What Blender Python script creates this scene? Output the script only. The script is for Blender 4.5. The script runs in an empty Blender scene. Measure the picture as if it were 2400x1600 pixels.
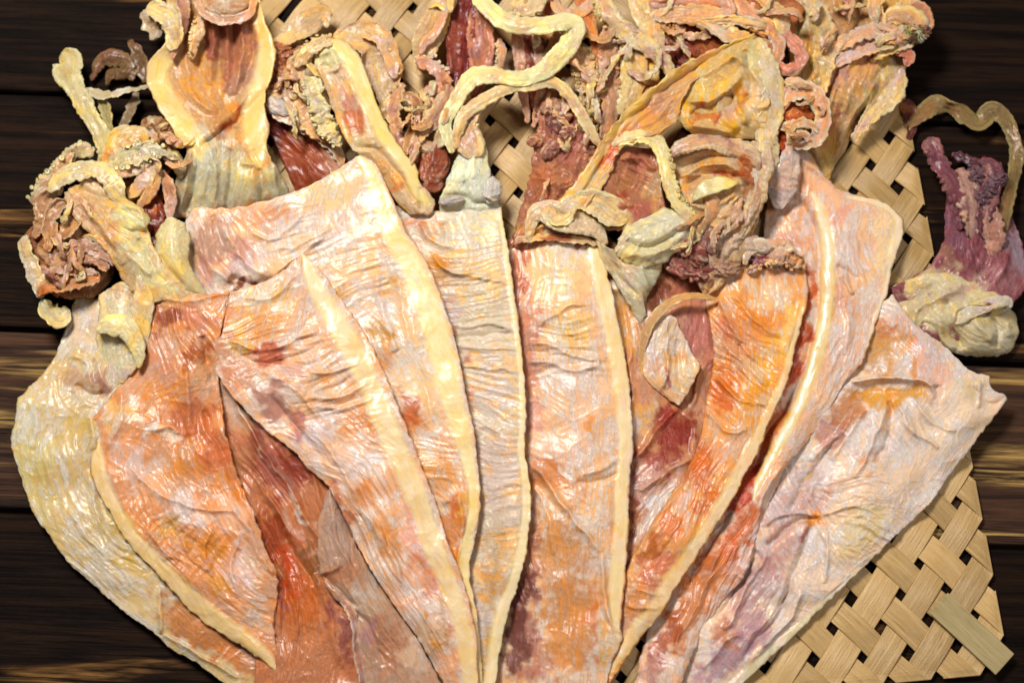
import bpy, math, random
import numpy as np

# ------------------------------------------------------------------ camera, world, lights, exposure
PX = 0.0002                      # one photograph pixel on the tray is 0.2 mm (the frame is 48 cm wide)
TILT = math.radians(16.0)
DIST, FOCAL = 0.75, 56.25
TGT = np.array((0.0, 0.0, 0.010))
CAM = TGT + DIST * np.array((0.0, -math.sin(TILT), math.cos(TILT)))
sc = bpy.context.scene
cd = bpy.data.cameras.new("camera"); co = bpy.data.objects.new("camera", cd)
sc.collection.objects.link(co); sc.camera = co
co.location = CAM; co.rotation_euler = (TILT, 0, 0)
cd.lens = FOCAL; cd.sensor_width = 36; cd.clip_start = 0.01; cd.clip_end = 20
cd.dof.use_dof = True; cd.dof.focus_distance = DIST - 0.008; cd.dof.aperture_fstop = 5.0
wd = bpy.data.worlds.new("World"); sc.world = wd; wd.use_nodes = True
wd.node_tree.nodes["Background"].inputs[0].default_value = (1.0, 0.97, 0.94, 1)
wd.node_tree.nodes["Background"].inputs[1].default_value = 0.09
def lamp(name, loc, size, power, col):
    l = bpy.data.lights.new(name, 'AREA'); l.shape = 'RECTANGLE'; l.size = size; l.size_y = size * 0.7
    l.energy = power; l.color = col
    o = bpy.data.objects.new(name, l); sc.collection.objects.link(o); o.location = loc
    d = -np.array(loc); n = d / np.linalg.norm(d)
    from mathutils import Vector
    o.rotation_euler = Vector(n).to_track_quat('-Z', 'Y').to_euler()
lamp("softbox_key", (-0.34, 0.46, 0.90), 0.32, 15.8, (1.0, 0.975, 0.94))
lamp("softbox_fill", (0.60, -0.15, 0.85), 0.40, 2.8, (1.0, 0.96, 0.92))
sc.view_settings.view_transform = 'Standard'; sc.view_settings.look = 'None'
sc.view_settings.exposure = 0.0; sc.view_settings.gamma = 1.0; sc.view_settings.use_curve_mapping = False
sc.cycles.use_denoising = True
sc.cycles.max_bounces = 6; sc.cycles.diffuse_bounces = 4
random.seed(7); RNG = np.random.default_rng(7)

# ------------------------------------------------------------------ maths helpers
FWD = np.array((0.0, math.sin(TILT), -math.cos(TILT))); UP = np.array((0.0, math.cos(TILT), math.sin(TILT)))
def P(px, py, z):
    """photograph position at a given height (in 0.2 mm steps above the table) -> metres"""
    px, py, z = np.broadcast_arrays(np.asarray(px, float), np.asarray(py, float), np.asarray(z, float))
    k = 36.0 / FOCAL / 2400.0
    sx, sy = (px - 1200.0) * k, (800.0 - py) * k
    d = np.stack([sx, FWD[1] + sy * UP[1], FWD[2] + sy * UP[2]], -1)
    t = (z * PX - CAM[2]) / d[..., 2]
    return CAM + d * t[..., None]

_perm = np.random.default_rng(11).permutation(512).astype(np.int64)
_perm = np.concatenate([_perm, _perm, _perm])
_ang = np.random.default_rng(12).random(512) * 2 * np.pi
_gx, _gy = np.cos(_ang), np.sin(_ang)
def noise(x, y, seed=0):
    x = np.asarray(x, float) + seed * 17.31; y = np.asarray(y, float) - seed * 9.77
    xi, yi = np.floor(x).astype(np.int64), np.floor(y).astype(np.int64)
    fx, fy = x - xi, y - yi
    u, v = fx * fx * fx * (fx * (fx * 6 - 15) + 10), fy * fy * fy * (fy * (fy * 6 - 15) + 10)
    def g(ix, iy, dx, dy):
        h = _perm[_perm[ix & 511] + (iy & 511)]
        return _gx[h] * dx + _gy[h] * dy
    a, b = g(xi, yi, fx, fy), g(xi + 1, yi, fx - 1, fy)
    c, d = g(xi, yi + 1, fx, fy - 1), g(xi + 1, yi + 1, fx - 1, fy - 1)
    return ((a + (b - a) * u) * (1 - v) + (c + (d - c) * u) * v) * 1.5
def fbm(x, y, o=4, seed=0, gain=0.5):
    s, a = 0.0, 1.0
    for k in range(o):
        s = s + a * noise(x * 2**k, y * 2**k, seed + k * 3); a *= gain
    return s
def ridged(x, y, o=3, seed=0, gain=0.55):
    s, a = 0.0, 1.0
    for k in range(o):
        s = s + a * (1 - np.abs(noise(x * 2**k, y * 2**k, seed + k * 5)) * 2.2); a *= gain
    return s - 0.9
def sstep(e0, e1, x):
    t = np.clip((x - e0) / (e1 - e0), 0, 1); return t * t * (3 - 2 * t)
def curve(pts, n):
    """Catmull-Rom through pts (any dimension), n samples evenly spaced by length"""
    p = np.asarray(pts, float)
    if len(p) == 2: p = np.stack([p[0], (p[0] + p[1]) / 2, p[1]])
    q = np.vstack([2 * p[0] - p[1], p, 2 * p[-1] - p[-2]])
    out = []
    for i in range(len(p) - 1):
        t = np.linspace(0, 1, 24, endpoint=False)[:, None]
        a, b, c, d = q[i], q[i + 1], q[i + 2], q[i + 3]
        out.append(0.5 * (2 * b + (c - a) * t + (2 * a - 5 * b + 4 * c - d) * t**2 + (3 * b - a - 3 * c + d) * t**3))
    out = np.vstack(out + [p[-1:]])
    L = np.concatenate([[0], np.cumsum(np.linalg.norm(np.diff(out[:, :2], axis=0), axis=1) + 1e-6)])
    s = np.linspace(0, L[-1], n)
    return np.stack([np.interp(s, L, out[:, k]) for k in range(out.shape[1])], 1)
def dpoly(px, py, pts):
    """distance to a polyline and the fraction along it"""
    p = np.asarray(pts, float)[:, :2]; best = np.full(px.shape, 1e9); fr = np.zeros(px.shape)
    for i in range(len(p) - 1):
        a, b = p[i], p[i + 1]; ab = b - a; l2 = (ab**2).sum() + 1e-9
        t = np.clip(((px - a[0]) * ab[0] + (py - a[1]) * ab[1]) / l2, 0, 1)
        d = np.hypot(px - a[0] - t * ab[0], py - a[1] - t * ab[1])
        m = d < best; best = np.where(m, d, best); fr = np.where(m, (i + t) / (len(p) - 1), fr)
    return best, fr
ALB = 0.86
def lin(c, sat=1.06, gain=1.0, blue=0.90):
    c = np.asarray(c, float) / 255.0
    c = np.where(c <= 0.04045, c / 12.92, ((c + 0.055) / 1.055) ** 2.4)
    y = (c * (0.3, 0.6, 0.1)).sum(-1, keepdims=True)
    return np.clip(y + (c - y) * sat, 0.004, 0.99) * (1.03, 1.0, blue) * ALB * gain

# ------------------------------------------------------------------ object helpers
def thing(name, label, cat, at, group=None):
    o = bpy.data.objects.new(name, None); sc.collection.objects.link(o)
    o.location = P(*at); o["label"] = label; o["category"] = cat
    if group: o["group"] = group
    o.empty_display_size = 0.01
    return o
def link(name, me, mat, parent):
    o = bpy.data.objects.new(name, me); sc.collection.objects.link(o)
    if mat: me.materials.append(mat)
    if parent: o.parent = parent
    return o
def meshobj(name, V, F, mat, parent=None, col=None, uv=None, sm=None):
    """V (n,3) world metres, F (m,4) quads, col (n,3) linear, uv (n,2)"""
    V = np.asarray(V, np.float64).reshape(-1, 3)
    if parent is not None:
        base = parent
        off = np.zeros(3)
        while base is not None:
            off += np.array(base.location); base = base.parent
        V = V - off
    F = np.asarray(F, np.int32)
    A, B, Cc, D = (V[F[:, k]] for k in range(4))                       # faces outward: signed volume positive
    if (np.cross(Cc - A, D - B) * (A + B + Cc + D)).sum() < 0: F = F[:, ::-1].copy()
    me = bpy.data.meshes.new(name)
    me.vertices.add(len(V)); me.vertices.foreach_set("co", V.astype(np.float32).ravel())
    me.loops.add(F.size); me.loops.foreach_set("vertex_index", F.ravel())
    me.polygons.add(len(F)); me.polygons.foreach_set("loop_start", np.arange(0, F.size, 4, dtype=np.int32))
    me.polygons.foreach_set("use_smooth", np.ones(len(F), bool))
    if col is not None:
        at = me.color_attributes.new("Col", 'FLOAT_COLOR', 'POINT')
        at.data.foreach_set("color", np.concatenate([np.clip(col, 0, 1), np.zeros((len(V), 1)) if sm is None else sm.reshape(-1, 1)], 1).astype(np.float32).ravel())
    if uv is not None:
        l = me.uv_layers.new(name="UVMap"); l.data.foreach_set("uv", uv[F.ravel()].astype(np.float32).ravel())
    me.update(calc_edges=True); me.validate(clean_customdata=False)
    return link(name, me, mat, parent)
def wrapfaces(nv, nc):
    i = np.arange(nv - 1)[:, None] * nc; j = np.arange(nc)[None, :]; k = (j + 1) % nc
    # orientation: outward when columns run left->right over the top
    return np.stack([i + j, i + nc + j, i + nc + k, i + k], -1).reshape(-1, 4)

# ------------------------------------------------------------------ materials
def nt(name):
    m = bpy.data.materials.new(name); m.use_nodes = True
    return m, m.node_tree.nodes, m.node_tree.links, m.node_tree.nodes["Principled BSDF"]
def ramp(nd, ln, src, a, b):
    r = nd.new("ShaderNodeMapRange"); r.inputs[1].default_value = a; r.inputs[2].default_value = b
    r.interpolation_type = 'SMOOTHSTEP'; ln.new(src, r.inputs[0]); return r.outputs[0]
def mth(nd, ln, op, a, b):
    r = nd.new("ShaderNodeMath"); r.operation = op
    for k, v in enumerate((a, b)):
        if isinstance(v, (int, float)): r.inputs[k].default_value = v
        else: ln.new(v, r.inputs[k])
    return r.outputs[0]
def mix(nd, ln, f, a, b, mode='MIX'):
    r = nd.new("ShaderNodeMix"); r.data_type = 'RGBA'; r.blend_type = mode
    for k, v in ((0, f), (6, a), (7, b)):
        if isinstance(v, (int, float)): r.inputs[k].default_value = v
        elif isinstance(v, tuple): r.inputs[k].default_value = v + (1,)
        else: ln.new(v, r.inputs[k])
    return r.outputs[2]
def tex(nd, ln, vec, scale, detail=4, rough=0.55, dist=0.0, stretch=None):
    if stretch:
        m = nd.new("ShaderNodeMapping"); m.inputs[3].default_value = stretch; ln.new(vec, m.inputs[0]); vec = m.outputs[0]
    t = nd.new("ShaderNodeTexNoise"); t.inputs["Scale"].default_value = scale; t.inputs["Detail"].default_value = detail
    t.inputs["Roughness"].default_value = rough; t.inputs["Distortion"].default_value = dist
    ln.new(vec, t.inputs["Vector"]); return t.outputs[0]
def flesh(name, powder=0.5, bump=1.0, stretch=(2.2, 0.8, 1), cover=0.5, rough=0.34, amber=1.0, sss=0.30, coat=0.22):
    m, nd, ln, bs = nt(name)
    at = nd.new("ShaderNodeAttribute"); at.attribute_name = "Col"
    keep = mth(nd, ln, 'SUBTRACT', 1.0, mth(nd, ln, 'MULTIPLY', at.outputs["Alpha"], 0.8))   # gristly rims: little film, little relief
    tc = nd.new("ShaderNodeTexCoord"); ob = nd.new("ShaderNodeMapping"); ob.inputs[3].default_value = (50, 50, 50)
    ln.new(tc.outputs["Object"], ob.inputs[0]); O = ob.outputs[0]; U = tc.outputs["UV"]
    c = at.outputs[0]
    n2 = tex(nd, ln, O, 1.1, 6, 0.62, 0.9)
    n3 = tex(nd, ln, U, 2.6, 6, 0.66, 1.1, (stretch[0] * 1.5, stretch[1] * 0.8, 1))
    f = mth(nd, ln, 'ADD', mth(nd, ln, 'MULTIPLY', n2, 0.45), mth(nd, ln, 'MULTIPLY', n3, 0.55))
    t = 0.5 + (0.5 - cover) * 0.2
    film = ramp(nd, ln, f, t - 0.035, t + 0.035)                          # flaking pale film over amber, glassy flesh
    lum = nd.new("ShaderNodeRGBToBW"); ln.new(c, lum.inputs[0])
    kl = mth(nd, ln, 'MULTIPLY', keep, ramp(nd, ln, lum.outputs[0], 0.16, 0.52))      # brown flesh carries less bloom and is already amber
    am = mix(nd, ln, mth(nd, ln, 'MULTIPLY', kl, amber), c, mix(nd, ln, 1.0, c, (1.03, 0.82, 0.53), 'MULTIPLY'))
    fl = mix(nd, ln, mth(nd, ln, 'MULTIPLY', kl, powder), c, (1.0, 0.83, 0.77))
    c2 = mix(nd, ln, film, am, fl)
    n4 = tex(nd, ln, U, 9.0, 5, 0.7, 0.6, stretch)
    vein = mix(nd, ln, 1.0, c2, (0.84, 0.54, 0.42), 'MULTIPLY')
    c2 = mix(nd, ln, mth(nd, ln, 'MULTIPLY', mth(nd, ln, 'MULTIPLY', ramp(nd, ln, n4, 0.56, 0.66), 0.40), keep), c2, vein)
    ln.new(c2, bs.inputs["Base Color"])
    ln.new(mth(nd, ln, 'ADD', mth(nd, ln, 'MULTIPLY', n2, 0.50), rough - 0.30), bs.inputs["Roughness"])
    bs.inputs["Specular IOR Level"].default_value = 0.35
    bs.inputs["Coat Weight"].default_value = coat; bs.inputs["Coat Roughness"].default_value = 0.22; bs.inputs["Coat IOR"].default_value = 1.45
    if sss:
        bs.inputs["Subsurface Weight"].default_value = sss; bs.inputs["Subsurface Radius"].default_value = (0.0040, 0.0016, 0.0007); bs.inputs["Subsurface Scale"].default_value = 1.0
    def lines(n, w):                                                      # thin raised creases where the noise crosses its middle
        d = mth(nd, ln, 'ABSOLUTE', mth(nd, ln, 'SUBTRACT', n, 0.5), 0.0)
        return mth(nd, ln, 'SUBTRACT', 1.0, ramp(nd, ln, d, 0.0, w))
    s2 = tex(nd, ln, O, 7.0, 4, 0.65, 1.6)
    cr = mth(nd, ln, 'ADD', mth(nd, ln, 'MULTIPLY', lines(n4, 0.06), 0.5), mth(nd, ln, 'MULTIPLY', lines(s2, 0.05), 0.5))
    h = mth(nd, ln, 'ADD', mth(nd, ln, 'MULTIPLY', cr, mth(nd, ln, 'ADD', mth(nd, ln, 'MULTIPLY', film, 0.75), 0.25)), mth(nd, ln, 'MULTIPLY', film, 0.45))
    h = mth(nd, ln, 'ADD', h, mth(nd, ln, 'MULTIPLY', s2, 0.5))
    h = mth(nd, ln, 'MULTIPLY', h, keep)
    b = nd.new("ShaderNodeBump"); b.inputs["Strength"].default_value = 1.0; b.inputs["Distance"].default_value = 0.00042 * bump
    ln.new(h, b.inputs["Height"]); ln.new(b.outputs[0], bs.inputs["Normal"])
    return m
MANTLE = flesh("dried_mantle_skin", 0.46, 0.5, cover=0.46, amber=0.75, coat=0.32)
WRINK = flesh("wrinkled_mantle_skin", 0.35, 0.6, (0.7, 3.0, 1), 0.6)
RIM = flesh("smooth_cream_rim", 0.20, 0.6, (3.0, 0.4, 1), 0.6, 0.36, 0.4)
ARM = flesh("dried_arm_flesh", 0.30, 0.9, (3.0, 0.5, 1), 0.50, 0.32, 0.45)
SMOOTH = flesh("pale_gristle", 0.25, 0.8, (1.6, 0.7, 1), 0.6, 0.34, 0.6)
# ------------------------------------------------------------------ sheet, band and lump builders
def features(px, py, dz, creases, wrinkles, seed):
    if creases or wrinkles:
        wx = px + 7 * fbm(px / 80, py / 80, 3, seed + 41); wy = py + 7 * fbm(px / 80, py / 80, 3, seed + 47)
        vx = px + 26 * fbm(px / 190, py / 190, 2, seed + 51); vy = py + 26 * fbm(px / 190, py / 190, 2, seed + 57)
    for c in creases or ():
        pts, w, h = c[0], c[1], c[2]
        d, f = dpoly(wx, wy, curve([(a[0], a[1]) for a in pts], max(8, len(pts) * 4)))
        fade = np.sqrt(np.clip(np.minimum(f, 1 - f) * 8, 0, 1)) if len(c) < 4 else 1.0
        dz = dz + h * fade * np.exp(-np.abs(d / w) ** 1.5)
    for k, w in enumerate(wrinkles or ()):
        amp, ang, sl, ss, cx, cy, rx, ry = w
        ca, sa = math.cos(math.radians(ang)), math.sin(math.radians(ang))
        a, b = (vx * ca + vy * sa) / (sl * 2.2), (-vx * sa + vy * ca) / (ss * 1.5)
        m = np.exp(-(((px - cx) / rx) ** 2 + ((py - cy) / ry) ** 2) ** 1.5)
        dz = dz + 0.50 * amp * m * ridged(a, b, 2, seed + 60 + 7 * k)
    return dz
def pigment(px, py, base, spots, seed):
    lm = lambda q: np.minimum(lin(q, 1.18, 1.04, 0.85), 0.95)
    C = np.broadcast_to(lm(base), px.shape + (3,)).copy()
    wx = px + 26 * fbm(px / 60, py / 60, 4, seed + 21); wy = py + 26 * fbm(px / 60, py / 60, 4, seed + 27)
    g = fbm(px / 26, py / 26, 4, seed + 33, 0.6)
    for s in spots or ():
        cx, cy, rx, ry, rot, c, k = s
        a = math.radians(rot); dx, dy = wx - cx, wy - cy
        u, v = (dx * math.cos(a) + dy * math.sin(a)) / rx, (-dx * math.sin(a) + dy * math.cos(a)) / ry
        m = k * (1 - sstep(0.50, 1.12, np.hypot(u, v) + 0.32 * g))
        C = C + m[..., None] * (lm(c) - C)
    return C
SEED = [100]
QUEUE = []
def sheet(*a, **k): QUEUE.append((a, k, []))                          # built by flush(), after its rims are known
def rim(parent, name, pts, edge, mid, mott, h=9.0, **k): QUEUE[-1][2].append((pts, edge, mid, mott, h))
def flush():
    for a, k, r in QUEUE: build_sheet(*a, rims=r, **k)
    QUEUE.clear()
def build_sheet(parent, name, rails, base, spots=(), creases=(), wrinkles=(), mat=None, us=None, th=6.0, dome=0.0,
          rough=3.0, fine=1.3, step=3.0, edge=5.0, jag=3.0, rims=()):
    """a thin skin lofted across rails [(px,py,z)...] that run from top to bottom; closed, with real thickness"""
    SEED[0] += 1; sd = SEED[0]
    rl = [np.asarray(r, float) for r in rails]
    length = max(np.linalg.norm(np.diff(r[:, :2], axis=0), axis=1).sum() for r in rl)
    nv = int(max(14, length / step))
    R = np.stack([curve(r, nv) for r in rl], 1)                        # nv, nr, 3
    us = np.linspace(0, 1, len(rl)) if us is None else np.asarray(us, float)
    wid = np.linalg.norm(np.diff(R[:, :, :2], axis=1), axis=2).sum(1).max()
    nu = int(max(12, wid / step))
    u = np.linspace(0, 1, nu)
    # smooth (monotone-ish) interpolation across rails
    if len(rl) == 2: S = R[:, :1] * (1 - u)[None, :, None] + R[:, 1:] * u[None, :, None]
    else:
        S = np.empty((nv, nu, 3)); m = np.gradient(R, us, axis=1)
        for k in range(nu):
            i = min(int(np.searchsorted(us, u[k], side='right') - 1), len(us) - 2); h = us[i + 1] - us[i]; t = (u[k] - us[i]) / h
            S[:, k] = ((2*t**3-3*t**2+1) * R[:, i] + (t**3-2*t**2+t) * h * m[:, i] + (-2*t**3+3*t**2) * R[:, i+1] + (t**3-t**2) * h * m[:, i+1])
    v = np.linspace(0, 1, nv)[:, None]
    px, py, z = S[..., 0].copy(), S[..., 1].copy(), S[..., 2].copy()
    w_here = np.linalg.norm(S[:, -1, :2] - S[:, 0, :2], axis=1)[:, None]
    du = np.minimum(u, 1 - u)[None, :] * np.maximum(w_here, 1); dv = np.minimum(v, 1 - v) * length
    de = np.minimum(du, dv)                                             # distance to the border in px
    e = np.clip(de / 22, 0, 1)
    px += (1 - e) * jag * fbm(px / 22, py / 22, 3, sd + 3); py += (1 - e) * jag * fbm(px / 22 + 50, py / 22, 3, sd + 4)
    z += dome * (4 * u * (1 - u))[None, :] * np.minimum(1, 6 * v * (1 - v) + 0.35)
    base_z = z.copy(); soft = np.zeros(px.shape)
    ax, ay = px + 55 * fbm(px / 150, py / 150, 2, sd + 71), py + 55 * fbm(px / 150, py / 150, 2, sd + 73)
    ca, sa = math.cos(sd * 1.7), math.sin(sd * 1.7); patch = sstep(-0.10, 0.45, fbm(px / 90, py / 90, 3, sd + 75))
    z += rough * 2.6 * fbm(px / 120, py / 120, 2, sd, 0.4) + fine * 0.12 * ridged(px / 15, py / 15, 2, sd + 9)
    nn = noise((ax * ca + ay * sa) / 75, (-ax * sa + ay * ca) / 22, sd + 77); n3 = noise((ax * sa - ay * ca) / 90, (ax * ca + ay * sa) / 34, sd + 78)
    z += fine * 0.8 * patch * np.exp(-np.abs(nn) / 0.15) + fine * 0.8 * np.exp(-np.abs(n3) / 0.07)
    z = features(px, py, z, creases, wrinkles, sd)
    rimc = []
    for pts, ec, mc, mo, h in rims:
        c = curve([tuple(p[:4]) for p in pts], 90); d, f = dpoly(px, py, c); hw = np.interp(f * 89, np.arange(90), c[:, 3]) / 2 * 0.9
        s = d / np.maximum(hw, 2) + 0.10 * fbm(px / 30, py / 30, 3, sd + 81) * np.clip(hw / 10, 0, 1)
        m = 1 - sstep(0.55, 1.30, s)
        soft = np.maximum(soft, m); rimc.append((m, s, ec, mc, mo))
        roll = np.sqrt(np.clip(1 - np.clip(s / 1.15, 0, 1) ** 2.4, 0, 1))
        z = z + m * ((base_z - z) * 0.6) + 0.14 * h * (1 - sstep(0.1, 1.5, s)) * np.clip(hw / 14, 0.3, 1) + m * 1.6 * fbm(px / 60, py / 60, 2, sd + 83)
    rd = np.sqrt(1 - (1 - np.clip(de / edge, 0, 1)) ** 2)               # rounded border
    zt = z - th / 2 * (1 - rd); zb = z - th / 2 - th / 2 * rd
    sk = max(1, nu // 40); jb = np.arange(nu - 2, 0, -sk)
    PXs = np.concatenate([px, px[:, jb]], 1); PYs = np.concatenate([py, py[:, jb]], 1); Z = np.concatenate([zt, zb[:, jb]], 1)
    C = pigment(PXs, PYs, base, spots, sd); sm = np.concatenate([soft, soft[:, jb]], 1)
    for m, s, ec, mc, mo in rimc:
        m, s = (np.concatenate([q, q[:, jb]], 1)[..., None] for q in (m, s))
        g = sstep(0.0, 0.5, fbm(PXs / 50, PYs / 90, 4, sd + 85))[..., None]; g2 = sstep(0.1, 0.6, fbm(PXs / 35, PYs / 35, 4, sd + 87))[..., None]
        rc = 0.88 * (lin(mc, 1.3, 1, 0.80) * (1 - sstep(0.3, 0.9, s)) + lin(ec, 1.3, 1, 0.80) * sstep(0.3, 0.9, s)); rc = rc + (lin(mo) - rc) * g * 0.7; rc = rc + (lin((240, 222, 200)) - rc) * g2 * 0.35
        m = 0.78 * np.clip(m + 0.25 * fbm(PXs / 25, PYs / 25, 3, sd + 89)[..., None] * (m > 0.02) * (m < 0.98), 0, 1); C = C * (1 - m) + rc * m
    uvu = np.concatenate([u, u[jb]])[None, :] * np.maximum(w_here, 1) / 100; uvv = np.broadcast_to(v * length / 100, PXs.shape)
    UV = np.stack([np.broadcast_to(uvu, PXs.shape) + sd, uvv], -1).reshape(-1, 2)
    return meshobj(name, P(PXs, PYs, Z), wrapfaces(nv, PXs.shape[1])[:, ::-1], mat or MANTLE, parent, C.reshape(-1, 3), UV, sm)

def band(parent, name, pts, edge, mid, mott=None, th=12.0, curl=0.0, lip=0.5, rough=2.5, frill=3.0, groove=0.0, mat=None,
         step=3.6, cap=0.6, nmin=26, kn=0.4, strand=0):
    """an arm, tentacle, rim or strip: pts = (px,py,z,width[,twist deg]); flat, curled, grooved, edges frilled"""
    SEED[0] += 1; sd = SEED[0]
    p = np.array([tuple(q) + (0.0,) * (5 - len(q)) for q in pts], float)
    if mat is None or mat is ARM:                                       # dried arms: wide, thin, twisted, cupped
        p[:, 3] *= 1.22; th *= 0.7; frill *= 1.4; p[:, 4] += RNG.normal(0, 16, len(p)); curl = curl + RNG.choice((-1, 1)) * 0.07
        gold = lambda q: tuple(0.62 * np.asarray(q, float) + 0.38 * np.array((246, 214, 152)))
        if sum(edge) > 330 and edge[2] < edge[0] - 10: edge, mid = gold(edge), gold(mid)
    if mat is RIM: th *= 0.55; curl *= 2.2; frill *= 1.6; strand = strand or 2; p[:, 4] += RNG.normal(0, 12, len(p))
    L = np.linalg.norm(np.diff(p[:, :3], axis=0), axis=1).sum()
    n = int(max(16, L / step)); c = curve(p, n)
    t = np.linspace(0, 1, n)
    X = np.stack([c[:, 0], -c[:, 1], c[:, 2]], 1)                       # right-handed px space
    T = np.gradient(X, axis=0); T /= np.linalg.norm(T, axis=1)[:, None] + 1e-9
    Tf = T.copy(); Tf[:, 2] *= 0.8
    S = np.cross(Tf, (0, 0, 1.0)); S /= np.linalg.norm(S, axis=1)[:, None] + 1e-9
    N = np.cross(S, T); a = np.radians(c[:, 4])[:, None]
    S2, N2 = S * np.cos(a) + N * np.sin(a), -S * np.sin(a) + N * np.cos(a)
    w = c[:, 3] / 2; s_len = t * L
    capl = np.maximum(w * cap, 3)
    r0 = np.sqrt(np.clip(1 - (1 - np.clip(s_len / capl, 0, 1)) ** 2, 0.0, 1)); r1 = np.sqrt(np.clip(1 - (1 - np.clip((L - s_len) / capl, 0, 1)) ** 2, 0, 1))
    r = np.minimum(r0, r1)
    nc = int(max(nmin, min(90, 2.2 * p[:, 3].max() / step))); nc += nc % 2
    ph = np.linspace(0, 2 * np.pi, nc, endpoint=False)[None, :]
    cs, sn = np.cos(ph), np.sin(ph)
    sq = np.sign(cs) * np.abs(cs) ** 0.8; hq = np.sign(sn) * np.abs(sn) ** 0.7
    al, ac = np.broadcast_to(s_len[:, None], (n, nc)), sq * w[:, None]
    kx, ky = al / 30.0, ac / 30.0 + np.where(sn < 0, 7.0, 0.0)
    fr = frill * (0.8 * noise(al / 16, sq * 1.2 + sd, sd) + 0.6 * noise(al / 7, sq + 5, sd + 1)) * np.abs(sq) ** 2
    wob = 1 + 0.22 * noise(t[:, None] * L / 75, 0 * sq + 3 * np.sign(sq), sd + 2)
    off = sq * w[:, None] * r[:, None] * wob + np.sign(sq) * fr * r[:, None]
    hh = hq * th / 2 * (1 + lip * np.abs(sq) ** 3) * (0.25 + 0.75 * r[:, None])
    up = (sn > -0.2)
    hh = hh - groove * np.exp(-(sq / 0.35) ** 2) * up
    if strand: hh = hh + up * 0.16 * th * np.cos(sq * np.pi * strand + 2 * noise(al / 80, sq, sd + 5))
    hh = hh + curl * w[:, None] * 2 * (sq ** 2 - 0.5) * r[:, None]
    dn = 0.7 * rough * (fbm(kx * 0.9, ky * 1.3, 4, sd + 6) + kn * ridged(kx * 2.2, ky * 2.2, 2, sd + 8))
    hh = hh + dn * np.where(up, 1.0, 0.5) * r[:, None]
    X3 = X[:, None] + S2[:, None] * off[..., None] + N2[:, None] * hh[..., None]
    V = P(X3[..., 0], -X3[..., 1], X3[..., 2])
    e = np.clip(np.abs(sq) + 0.25 * fbm(kx, ky, 3, sd + 12), 0, 1)
    m = sstep(0.45, 0.9, e)[..., None] * np.ones((n, nc, 1))
    C = (lin(mid) * (1 - m) + lin(edge) * m) * (1.0 if sum(edge) < 400 else 1.14)
    g = sstep(0.05, 0.55, fbm(kx * 0.5, ky * 0.8, 4, sd + 14))[..., None]
    C = C + (lin(mott if mott is not None else mid) - C) * g * 0.8
    UV = np.stack([ac / 100 + sd * 3.7 + np.where(sn < 0, 5, 0), al / 100], -1).reshape(-1, 2)
    o = meshobj(name, V, wrapfaces(n, nc), mat or ARM, parent, C.reshape(-1, 3), UV)
    o["_n"] = 0; del o["_n"]
    return X, S2, N2, w
def lump(parent, name, cx, cy, z, rx, ry, rz, rot, c1, c2, amp=0.22, freq=2.0, mat=None, n=46, c3=None, sharp=0.6, tilt=0.0):
    """a crumpled or smooth knob (funnel, eye, tucked arm tips)"""
    SEED[0] += 1; sd = SEED[0]; sharp = min(sharp, 0.25); amp *= 0.75; freq *= 0.85
    th = np.linspace(0.03, np.pi - 0.03, n)[:, None]; ph = np.linspace(0, 2 * np.pi, int(n * 1.7), endpoint=False)[None, :]
    x, y, zz = np.sin(th) * np.cos(ph), np.sin(th) * np.sin(ph), np.cos(th) + 0 * ph
    q1, q2 = x * freq + zz * freq * 0.7, y * freq - zz * freq * 0.6
    d = (1 - sharp) * fbm(q1, q2, 4, sd) + sharp * 0.6 * ridged(q1, q2, 3, sd + 2)
    f = 1 + amp * d
    X, Y, Z = x * rx * f, y * ry * f, zz * rz * (1 + amp * 1.3 * d)
    a = math.radians(rot); px, py = cx + X * math.cos(a) - Y * math.sin(a), cy + X * math.sin(a) + Y * math.cos(a)
    Z = Z + tilt * X
    g = sstep(-0.15, 0.45, fbm(q1 * 1.4, q2 * 1.4, 4, sd + 5))[..., None]
    C = lin(c1) * (1 - g) + lin(c2) * g
    if c3 is not None:
        g3 = sstep(0.1, 0.5, fbm(q1 * 1.1 + 9, q2 * 1.1, 4, sd + 7))[..., None]; C = C * (1 - g3) + lin(c3) * g3
    UV = np.stack([ph / 6.28 * rx * 6 / 100 + 0 * th + sd, th / 3.14 * rx * 3 / 100 + 0 * ph], -1).reshape(-1, 2)
    return meshobj(name, P(px, py, z + Z), wrapfaces(n, x.shape[1]), mat or SMOOTH, parent, C.reshape(-1, 3), UV)
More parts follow.
